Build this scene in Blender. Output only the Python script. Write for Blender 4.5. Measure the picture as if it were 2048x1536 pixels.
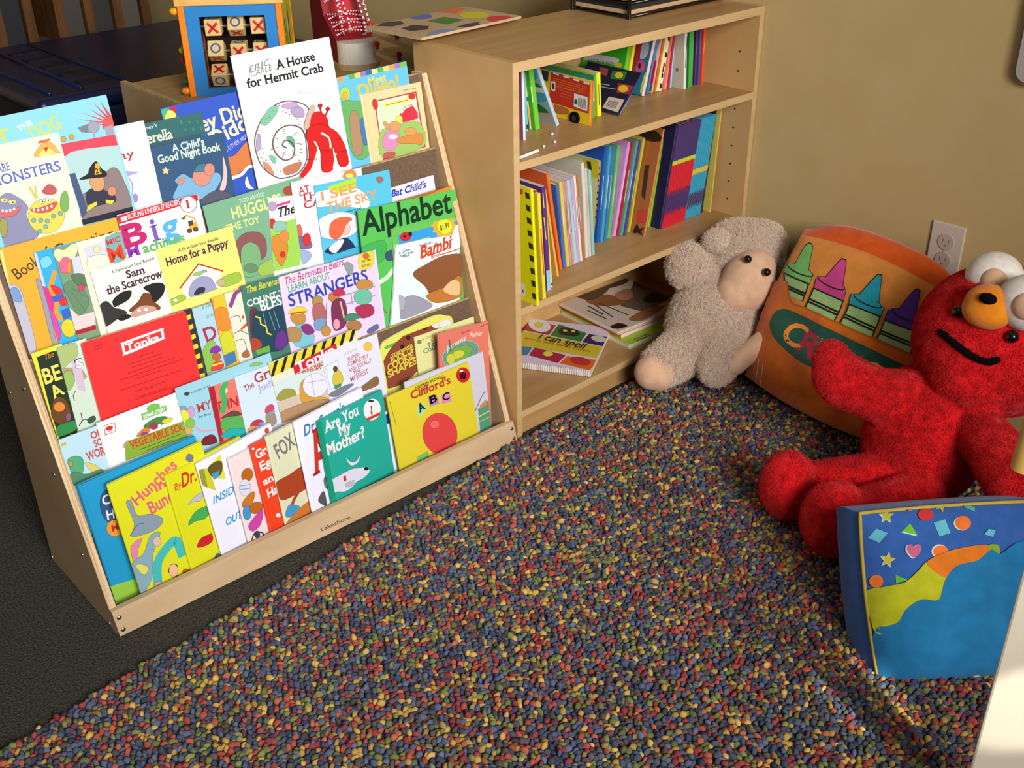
import bpy, bmesh, math, random
from mathutils import Vector, Matrix, Euler
from mathutils.geometry import tessellate_polygon
import numpy as np
for o in list(bpy.data.objects): bpy.data.objects.remove(o)
scn = bpy.context.scene
COL = scn.collection
random.seed(7)
# ------------------------------------------------------------------ camera, world, lights, exposure
cam = bpy.data.objects.new('camera', bpy.data.cameras.new('camera'))
COL.objects.link(cam)
cam.data.sensor_width = 36.0
cam.data.lens = 36.0 * 2198.936 / 2048.0
cam.data.clip_start = .05
cam.matrix_world = Matrix([[0.733964, 0.339573, -0.588206, -1.306016], [-0.67905, 0.349453, -0.64558, -1.419265], [-0.013671, 0.873254, 0.487073, 1.207151], [0.0, 0.0, 0.0, 1.0]])
scn.camera = cam
w = bpy.data.worlds.new('world'); scn.world = w; w.use_nodes = True
w.node_tree.nodes['Background'].inputs[0].default_value = (.95, .97, 1.0, 1)
w.node_tree.nodes['Background'].inputs[1].default_value = .10
def area(name, loc, aim, sx, sy, power, col, spread=180):
    d = bpy.data.lights.new(name, 'AREA'); d.shape = 'RECTANGLE'; d.size = sx; d.size_y = sy
    d.energy = power; d.color = col; d.spread = math.radians(spread)
    o = bpy.data.objects.new(name, d); COL.objects.link(o); o.location = loc
    o.rotation_euler = (Vector(aim) - Vector(loc)).to_track_quat('-Z', 'Y').to_euler()
    return o
area('window_daylight', (-1.2, -3.0, 1.9), (-.38, 0, .88), 1.3, 1.2, 28, (1, .975, .955), 62)
area('ceiling_bounce', (-.6, -1.2, 2.6), (-.2, -.2, 0), 2.5, 2.5, 3.5, (1, .95, .86), 180)
vs = scn.view_settings
vs.view_transform = 'Standard'; vs.look = 'None'; vs.gamma = 1.0; vs.use_curve_mapping = False
vs.exposure = 0.0
# ------------------------------------------------------------------ materials
def s2l(c): return c / 12.92 if c <= .04045 else ((c + .055) / 1.055) ** 2.4
def hexcol(h, gain=1.0):
    n = len(h) // 3
    v = [int(h[i * n:(i + 1) * n], 16) / (16 ** n - 1) for i in range(3)]
    return tuple(min(.92, s2l(c) * gain) for c in v) + (1,)
MATS = {}
def pm(h, gain=1.0, rough=.38, spec=.4, name=None):
    k = (h, gain, rough)
    if k not in MATS:
        m = bpy.data.materials.new(name or 'print_' + h); m.use_nodes = True
        b = m.node_tree.nodes['Principled BSDF']
        b.inputs['Base Color'].default_value = hexcol(h, gain)
        b.inputs['Roughness'].default_value = rough
        b.inputs['Specular IOR Level'].default_value = spec
        MATS[k] = m
    return MATS[k]
def nodes(m): return m.node_tree.nodes, m.node_tree.links
def noisemat(name, c0, c1, scale=(20, 20, 20), detail=4, rough=.6, bump=0, bscale=None, p0=.35, p1=.65, sheen=0, spec=.3, dist=.002):
    m = bpy.data.materials.new(name); m.use_nodes = True
    N, L = nodes(m); b = N['Principled BSDF']
    tc = N.new('ShaderNodeTexCoord'); mp = N.new('ShaderNodeMapping'); nz = N.new('ShaderNodeTexNoise'); cr = N.new('ShaderNodeValToRGB')
    mp.inputs['Scale'].default_value = scale; nz.inputs['Scale'].default_value = 1; nz.inputs['Detail'].default_value = detail
    L.new(tc.outputs['Object'], mp.inputs[0]); L.new(mp.outputs[0], nz.inputs[0]); L.new(nz.outputs[0], cr.inputs[0]); L.new(cr.outputs[0], b.inputs['Base Color'])
    cr.color_ramp.elements[0].position = p0; cr.color_ramp.elements[1].position = p1
    cr.color_ramp.elements[0].color = hexcol(c0); cr.color_ramp.elements[1].color = hexcol(c1)
    b.inputs['Roughness'].default_value = rough; b.inputs['Specular IOR Level'].default_value = spec
    if sheen:
        b.inputs['Sheen Weight'].default_value = sheen; b.inputs['Sheen Roughness'].default_value = .5
    if bump:
        n2 = N.new('ShaderNodeTexNoise'); n2.inputs['Scale'].default_value = bscale or 300; n2.inputs['Detail'].default_value = 3
        bp = N.new('ShaderNodeBump'); bp.inputs['Strength'].default_value = bump; bp.inputs['Distance'].default_value = dist
        L.new(tc.outputs['Object'], n2.inputs[0]); L.new(n2.outputs[0], bp.inputs['Height']); L.new(bp.outputs[0], b.inputs['Normal'])
    return m
M = {}
M['birch'] = noisemat('birch_wood', 'b89a74', 'c6aa86', (5, 60, 9), 5, .42, .05, 60)
M['birch_side'] = noisemat('birch_panel', 'b39268', 'c0a27a', (60, 6, 5), 5, .45)
M['ply_edge'] = noisemat('plywood_edge', 'b08a60', 'e0c8a0', (700, 6, 4), 2, .6)
M['maple'] = noisemat('maple_laminate', 'c2965e', 'cca36c', (45, 6, 4), 6, .42)
M['maple_h'] = noisemat('maple_laminate_long', 'ab8350', 'b8905e', (3, 40, 40), 6, .4)
M['maple_edge'] = noisemat('maple_edge_band', 'bc9b6a', 'c6a678', (5, 40, 40), 4, .45)
M['hardboard'] = noisemat('brown_hardboard', '5e4a3a', '6c5746', (200, 200, 200), 3, .55)
M['strip'] = noisemat('raw_board_edge', 'a08a58', 'c0aa74', (300, 40, 40), 3, .7)
M['steel'] = bpy.data.materials.new('steel'); M['steel'].use_nodes = True
M['steel'].node_tree.nodes['Principled BSDF'].inputs['Metallic'].default_value = 1
M['steel'].node_tree.nodes['Principled BSDF'].inputs['Roughness'].default_value = .22
M['steel'].node_tree.nodes['Principled BSDF'].inputs['Base Color'].default_value = (.75, .74, .72, 1)
M['wall'] = noisemat('painted_wall', 'c4aa72', 'c8ae78', (8, 8, 8), 3, .85, .15, 220, dist=.001)
M['carpet'] = noisemat('dark_grey_carpet', '2e2d2a', '565349', (260, 260, 260), 4, .95, .8, 420, spec=.1, dist=.004)
M['paper'] = pm('d8d0c0', 1, .8, .2, 'page_paper')
M['plastic_white'] = pm('d2c2b4', 1, .35, .4, 'outlet_plastic')
M['wool'] = noisemat('cream_plush', 'f2c4a4', 'ffe8d4', (160, 160, 160), 5, .95, .8, 180, sheen=.4, p0=.3, p1=.62, spec=.1, dist=.006)
M['tan_plush'] = noisemat('tan_plush', 'd0a684', 'dbb292', (60, 60, 60), 3, .9, .3, 300, sheen=.3, spec=.1, dist=.002)
M['red_plush'] = noisemat('red_plush', 'd01016', 'e61c22', (60, 60, 60), 3, .95, .5, 420, sheen=.15, spec=.1, dist=.003)
M['orange_plush'] = noisemat('orange_plush', 'dd7c14', 'e58a20', (60, 60, 60), 3, .9, .3, 300, sheen=.2, spec=.1)
M['cream_felt'] = noisemat('cream_felt', 'e2d8cc', 'efe6dc', (90, 90, 90), 3, .9, .2, 300, spec=.1)
M['black_gloss'] = pm('080808', 1, .15, .6, 'black_bead')
M['black_felt'] = pm('100c0c', 1, .95, .05, 'black_felt')
def velour(name, h, bump=.25):
    c = hexcol(h); m = noisemat(name, h, h, (40, 40, 40), 3, .85, bump, 45, sheen=.25, spec=.1, dist=.004)
    N, L = nodes(m)
    for e_, f in zip([n for n in N if n.type == 'VALTORGB'][0].color_ramp.elements, (.9, 1.08)):
        e_.color = tuple(min(.95, c[i] * f) for i in range(3)) + (1,)
    return m
# ------------------------------------------------------------------ mesh helpers
class MB:
    def __init__(s): s.v = []; s.f = []; s.m = []; s.mats = []; s.sm = []
    def mi(s, m):
        if m not in s.mats: s.mats.append(m)
        return s.mats.index(m)
    def add(s, V, F, m, smooth=False):
        o = len(s.v); k = s.mi(m)
        s.v += [tuple(x) for x in V]
        for f in F: s.f.append([i + o for i in f]); s.m.append(k); s.sm.append(smooth)
    def box(s, x0, y0, z0, x1, y1, z1, m, T=None):
        V = [Vector(p) for p in ((x0, y0, z0), (x1, y0, z0), (x1, y1, z0), (x0, y1, z0), (x0, y0, z1), (x1, y0, z1), (x1, y1, z1), (x0, y1, z1))]
        if T: V = [T @ v for v in V]
        s.add(V, [(3, 2, 1, 0), (4, 5, 6, 7), (0, 1, 5, 4), (1, 2, 6, 5), (2, 3, 7, 6), (3, 0, 4, 7)], m)
    def prism(s, pts, z0, z1, m, T=None, ms=None):
        n = len(pts)
        V = [Vector((p[0], p[1], z0)) for p in pts] + [Vector((p[0], p[1], z1)) for p in pts]
        if T: V = [T @ v for v in V]
        A = sum(pts[i][0] * pts[(i + 1) % n][1] - pts[(i + 1) % n][0] * pts[i][1] for i in range(n))
        f0 = list(range(n)); f1 = list(range(n, 2 * n))
        if A > 0: f0.reverse()
        else: f1.reverse()
        s.add(V, [f0, f1], m)
        S = [(i, (i + 1) % n, n + (i + 1) % n, n + i) if A > 0 else (i, n + i, n + (i + 1) % n, (i + 1) % n) for i in range(n)]
        s.add(V, S, ms or m)
    def cyl(s, p0, p1, r0, m, r1=None, n=16, smooth=True, caps=True):
        p0 = Vector(p0); p1 = Vector(p1); r1 = r0 if r1 is None else r1
        d = (p1 - p0).normalized(); a = d.orthogonal().normalized(); b = d.cross(a)
        V = []
        for p, r in ((p0, r0), (p1, r1)):
            V += [p + (a * math.cos(t) + b * math.sin(t)) * r for t in [2 * math.pi * i / n for i in range(n)]]
        s.add(V, [(i, (i + 1) % n, n + (i + 1) % n, n + i) for i in range(n)], m, smooth)
        if caps: s.add(V, [list(range(n - 1, -1, -1)), list(range(n, 2 * n))], m)
    def tube(s, P, r, m, n=8, closed=False):
        P = [Vector(p) for p in P]; N = len(P); V = []; prev = None
        for i, p in enumerate(P):
            d = (P[(i + 1) % N if closed else min(i + 1, N - 1)] - P[i - 1 if closed else max(i - 1, 0)]).normalized()
            a = d.orthogonal().normalized() if prev is None else (prev - d * prev.dot(d)).normalized()
            prev = a; b = d.cross(a)
            V += [p + (a * math.cos(t) + b * math.sin(t)) * r for t in [2 * math.pi * k / n for k in range(n)]]
        F = []
        for i in range(N if closed else N - 1):
            j = (i + 1) % N
            F += [(i * n + k, i * n + (k + 1) % n, j * n + (k + 1) % n, j * n + k) for k in range(n)]
        if not closed: F += [list(range(n - 1, -1, -1)), list(range((N - 1) * n, N * n))]
        s.add(V, F, m, True)
    def ball(s, c, r, m, nu=20, nv=12, R=None):
        c = Vector(c); r = r if hasattr(r, '__len__') else (r, r, r); V = []; F = []
        for j in range(nv + 1):
            th = math.pi * j / nv
            for i in range(nu):
                ph = 2 * math.pi * i / nu
                p = Vector((r[0] * math.sin(th) * math.cos(ph), r[1] * math.sin(th) * math.sin(ph), r[2] * math.cos(th)))
                V.append(c + (R @ p if R else p))
        for j in range(nv):
            for i in range(nu): F.append((j * nu + i, (j + 1) * nu + i, (j + 1) * nu + (i + 1) % nu, j * nu + (i + 1) % nu))
        s.add(V, F, m, True)
    def build(s, name, parent=None, mat=None):
        me = bpy.data.meshes.new(name)
        me.from_pydata(s.v, [], s.f)
        for m in s.mats: me.materials.append(m)
        me.polygons.foreach_set('material_index', s.m); me.polygons.foreach_set('use_smooth', s.sm)
        me.update()
        o = bpy.data.objects.new(name, me); COL.objects.link(o)
        if parent: o.parent = parent
        return o
def tag(o, label=None, cat=None, group=None, kind=None):
    if label: o['label'] = label
    if cat: o['category'] = cat
    if group: o['group'] = group
    if kind: o['kind'] = kind
    return o
def empty(name, mw, label, cat, group=None):
    o = bpy.data.objects.new(name, None); COL.objects.link(o); o.empty_display_size = .05
    o.matrix_world = mw if isinstance(mw, Matrix) else Matrix.Translation(mw)
    return tag(o, label, cat, group)
def bevel(o, wd=.003, seg=2):
    b = o.modifiers.new('bevel', 'BEVEL'); b.width = wd; b.segments = seg; b.limit_method = 'ANGLE'; b.angle_limit = math.radians(40)
    return o
# ------------------------------------------------------------------ lettering and printed artwork
GLY = {}
def glyphs(txt, st):
    k = (txt, st)
    if k in GLY: return GLY[k]
    cu = bpy.data.curves.new('lettering', 'FONT'); cu.body = txt; cu.size = 1; cu.resolution_u = 3
    cu.offset = {'': .006, 's': .012, 'b': .022, 'sb': .028}[('s' if 's' in st else '') + ('b' if 'b' in st else '')]
    if 'i' in st: cu.shear = .3
    ob = bpy.data.objects.new('lettering', cu); COL.objects.link(ob)
    ev = ob.evaluated_get(bpy.context.evaluated_depsgraph_get()); me = ev.to_mesh()
    V = [(v.co.x, v.co.y) for v in me.vertices]; F = [list(p.vertices) for p in me.polygons]
    ev.to_mesh_clear(); bpy.data.objects.remove(ob); bpy.data.curves.remove(cu)
    if 's' in st:                       # slab serifs on the stem ends
        cnt = {}
        for f in F:
            for i in range(len(f)):
                e_ = tuple(sorted((f[i], f[(i + 1) % len(f)]))); cnt[e_] = cnt.get(e_, 0) + 1
        for (a, b), c in cnt.items():
            if c > 1: continue
            (xa, ya), (xb, yb) = V[a], V[b]; ln = abs(xb - xa)
            if abs(ya - yb) < .004 and .05 < ln < .2:
                up = 1 if ya < .25 else -1
                if not (abs(ya) < .05 or ya > .42): continue
                x0, x1 = min(xa, xb) - .07, max(xa, xb) + .07; o = len(V)
                V += [(x0, ya), (x1, ya), (x1, ya + up * .05), (x0, ya + up * .05)]
                F.append([o, o + 1, o + 2, o + 3] if up > 0 else [o + 3, o + 2, o + 1, o])
    x0 = min(v[0] for v in V); x1 = max(v[0] for v in V); cap = .729
    GLY[k] = (V, F, x0, x1, cap)
    return GLY[k]
def clip(P, W, H):
    for ax, lim, sg in ((0, 0, 1), (0, W, -1), (1, 0, 1), (1, H, -1)):
        Q = []
        for i in range(len(P)):
            a, b = P[i], P[(i + 1) % len(P)]
            da, db = (a[ax] - lim) * sg, (b[ax] - lim) * sg
            if da >= 0: Q.append(a)
            if (da < 0) != (db < 0):
                t = da / (da - db); Q.append((a[0] + (b[0] - a[0]) * t, a[1] + (b[1] - a[1]) * t))
        P = Q
        if len(P) < 3: return []
    return P
def smooth_poly(P, closed=True, n=4):
    out = []; N = len(P)
    for i in range(N if closed else N - 1):
        g = (lambda j: P[j % N]) if closed else (lambda j: P[max(0, min(N - 1, j))])
        a, b, c, d = g(i - 1), g(i), g(i + 1), g(i + 2)
        for k in range(n):
            t = k / n
            out.append(tuple(.5 * (2 * b[x] + (c[x] - a[x]) * t + (2 * a[x] - 5 * b[x] + 4 * c[x] - d[x]) * t * t + (3 * b[x] - a[x] - 3 * c[x] + d[x]) * t ** 3) for x in (0, 1)))
    if not closed: out.append(P[-1])
    return out
def stroke(P, wd):
    L_, R_ = [], []
    for i, p in enumerate(P):
        a = P[max(0, i - 1)]; b = P[min(len(P) - 1, i + 1)]
        dx, dy = b[0] - a[0], b[1] - a[1]; n = math.hypot(dx, dy) or 1
        L_.append((p[0] - dy / n * wd / 2, p[1] + dx / n * wd / 2)); R_.append((p[0] + dy / n * wd / 2, p[1] - dx / n * wd / 2))
    return [[L_[i], R_[i], R_[i + 1], L_[i + 1]] for i in range(len(P) - 1)]
def pairs(v): return [(v[i] * 1e-4, v[i + 1] * 1e-4) for i in range(0, len(v), 2)]
INK = [True]
def ink(h): return ''.join('0123456789abcdef'[int(int(c, 16) * .42)] for c in h)
def inked(P, d=.00045):
    """thin ink line round a drawn shape"""
    if not INK[0]: return None
    A = sum(P[i][0] * P[(i + 1) % len(P)][1] - P[(i + 1) % len(P)][0] * P[i][1] for i in range(len(P))) / 2
    if abs(A) < 1.2e-5: return None
    s = 1 if A > 0 else -1; out = []
    for i in range(len(P)):
        a, b = P[i - 1], P[(i + 1) % len(P)]; dx, dy = b[0] - a[0], b[1] - a[1]; n = math.hypot(dx, dy) or 1
        out.append((P[i][0] + s * dy / n * d, P[i][1] - s * dx / n * d))
    return out
def art_polys(art):
    """yields (layer, colour, polygon) in metres"""
    for k, op in enumerate(art):
        t = op[0]
        if t == 'p': yield k, op[1], pairs(op[2])
        elif t == 's':
            P = smooth_poly(pairs(op[2]))
            o_ = inked(P)
            if o_: yield k - .5, ink(op[1]), o_
            yield k, op[1], P
        elif t == 'e':
            c = [x * 1e-4 for x in op[2]]
            P = [(c[0] + c[2] * math.cos(a) + c[4] * math.sin(a), c[1] + c[3] * math.cos(a) + c[5] * math.sin(a)) for a in [2 * math.pi * i / 20 for i in range(20)]]
            o_ = inked(P)
            if o_: yield k - .5, ink(op[1]), o_
            yield k, op[1], P
        elif t in 'lL':
            P = pairs(op[3])
            if t == 'L': P = smooth_poly(P, False)
            for q_ in stroke(P, op[2] * 1e-4): yield k, op[1], q_
        elif t == 't':
            _, c, txt, (x, y, L_, an, cap), st = op
            V, F, x0, x1, ch = glyphs(txt, st)
            sx = L_ * 1e-4 / (x1 - x0); sy = cap * 1e-4 / ch; an = an * 1e-3
            ca, sa = math.cos(an), math.sin(an)
            W_ = [(x * 1e-4 + (vx - x0) * sx * ca - vy * sy * sa, y * 1e-4 + (vx - x0) * sx * sa + vy * sy * ca) for vx, vy in V]
            for f in F: yield k, c, [W_[i] for i in f]
def print_art(mb, art, W, H, T, gain=1.0, step=.00003, base=.00004):
    for k, c, P in art_polys(art):
        P = clip(P, W, H)
        if len(P) < 3: continue
        A = sum(P[i][0] * P[(i + 1) % len(P)][1] - P[(i + 1) % len(P)][0] * P[i][1] for i in range(len(P)))
        if abs(A) < 2e-9: continue
        if A < 0: P = P[::-1]
        z = base + step * k
        mb.add([T @ Vector((p[0], p[1], z)) for p in P], [list(range(len(P)))], pm(c, gain))
# ------------------------------------------------------------------ books
I4 = Matrix.Identity(4)
def rrect(W, H, r, n=4):
    P = []
    for cx, cy, a0 in ((W - r, r, -90), (W - r, H - r, 0), (r, H - r, 90), (r, r, 180)):
        for i in range(n + 1):
            a = math.radians(a0 + 90 * i / n); P.append((cx + r * math.cos(a), cy + r * math.sin(a)))
    return P
def book(name, label, group, mw, W, H, th, kind, base, art, shape=None, gain=1.0):
    """book local frame: x along the cover from the spine, y up, z out of the front cover (front face at z = 0)"""
    root = empty(name, mw, label, 'book', group)
    c = MB(); pg = MB(); cm = pm(base, gain)
    if kind == 'b':
        out = [(p[0], max(0, p[1])) for p in smooth_poly(pairs(shape), True, 4)] if shape else rrect(W, H, .004)
        c.prism(out, -.0012, 0, cm, ms=pm('d8d0c0', 1, .6)); c.prism(out, -th, -th + .0012, cm, ms=pm('d8d0c0', 1, .6))
        cx = sum(p[0] for p in out) / len(out); cy = sum(p[1] for p in out) / len(out)
        inn = [(cx + (p[0] - cx) * .985, cy + (p[1] - cy) * .985) for p in out]
        pg.prism(inn, -th + .0013, -.0013, M['paper'])
    elif kind == 'h':
        bt = .0025
        c.box(.007, 0, -bt, W, H, 0, cm); c.box(.007, 0, -th, W, H, -th + bt, cm)
        n = 6; sp = []
        for i in range(n + 1):
            a = math.pi / 2 + math.pi * i / n; sp.append((.0045 + .0045 * math.cos(a), -th / 2 + (th / 2 - .0004) * math.sin(a)))
        for i in range(n + 1):
            a = 1.5 * math.pi - math.pi * i / n; sp.append((.0045 + .0025 * math.cos(a), -th / 2 + (th / 2 - .0024) * math.sin(a)))
        sp = [(.0072, -.0006)] + sp[:n + 1] + [(.0072, -th + .0006), (.0072, -th + .0024)] + sp[n + 1:] + [(.0072, -.0024)]
        TS = Matrix(((1, 0, 0, 0), (0, 0, 1, 0), (0, 1, 0, 0), (0, 0, 0, 1)))
        c.prism(sp, 0, H, cm, TS)
        pg.box(.0045, .003, -th + bt + .0001, W - .003, H - .003, -bt - .0001, M['paper'])
    else:
        ct = .0004
        c.box(0, 0, -ct, W, H, 0, cm); c.box(0, 0, -th, W, H, -th + ct, cm); c.box(0, 0, -th + ct, ct, H, -ct, cm)
        pg.box(ct + .0001, .0006, -th + ct + .0001, W - .0006, H - .0006, -ct - .0001, M['paper'])
    if shape: W = max(W, max(p[0] for p in out) - .002)
    print_art(c, art, W, H, I4, gain)
    c.build('cover', root); pg.build('pages', root)
    return root
RACK = Matrix.Translation((-0.00676, -0.00896, 0.0)) @ Matrix.Rotation(-0.01434, 4, 'Z')
def lean_matrix(yaw, lean, rot, O):
    yaw, lean, rot = (math.radians(v) for v in (yaw, lean, rot))
    ex = Vector((math.cos(yaw), math.sin(yaw), 0)); n0 = Vector((math.sin(yaw), -math.cos(yaw), 0)); ez = Vector((0, 0, 1))
    up = math.cos(lean) * ez - math.sin(lean) * n0; n = math.cos(lean) * n0 + math.sin(lean) * ez
    a = math.cos(rot) * ex + math.sin(rot) * up; b = -math.sin(rot) * ex + math.cos(rot) * up
    m = Matrix((a, b, n)).transposed().to_4x4(); m.translation = O
    return m
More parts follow.
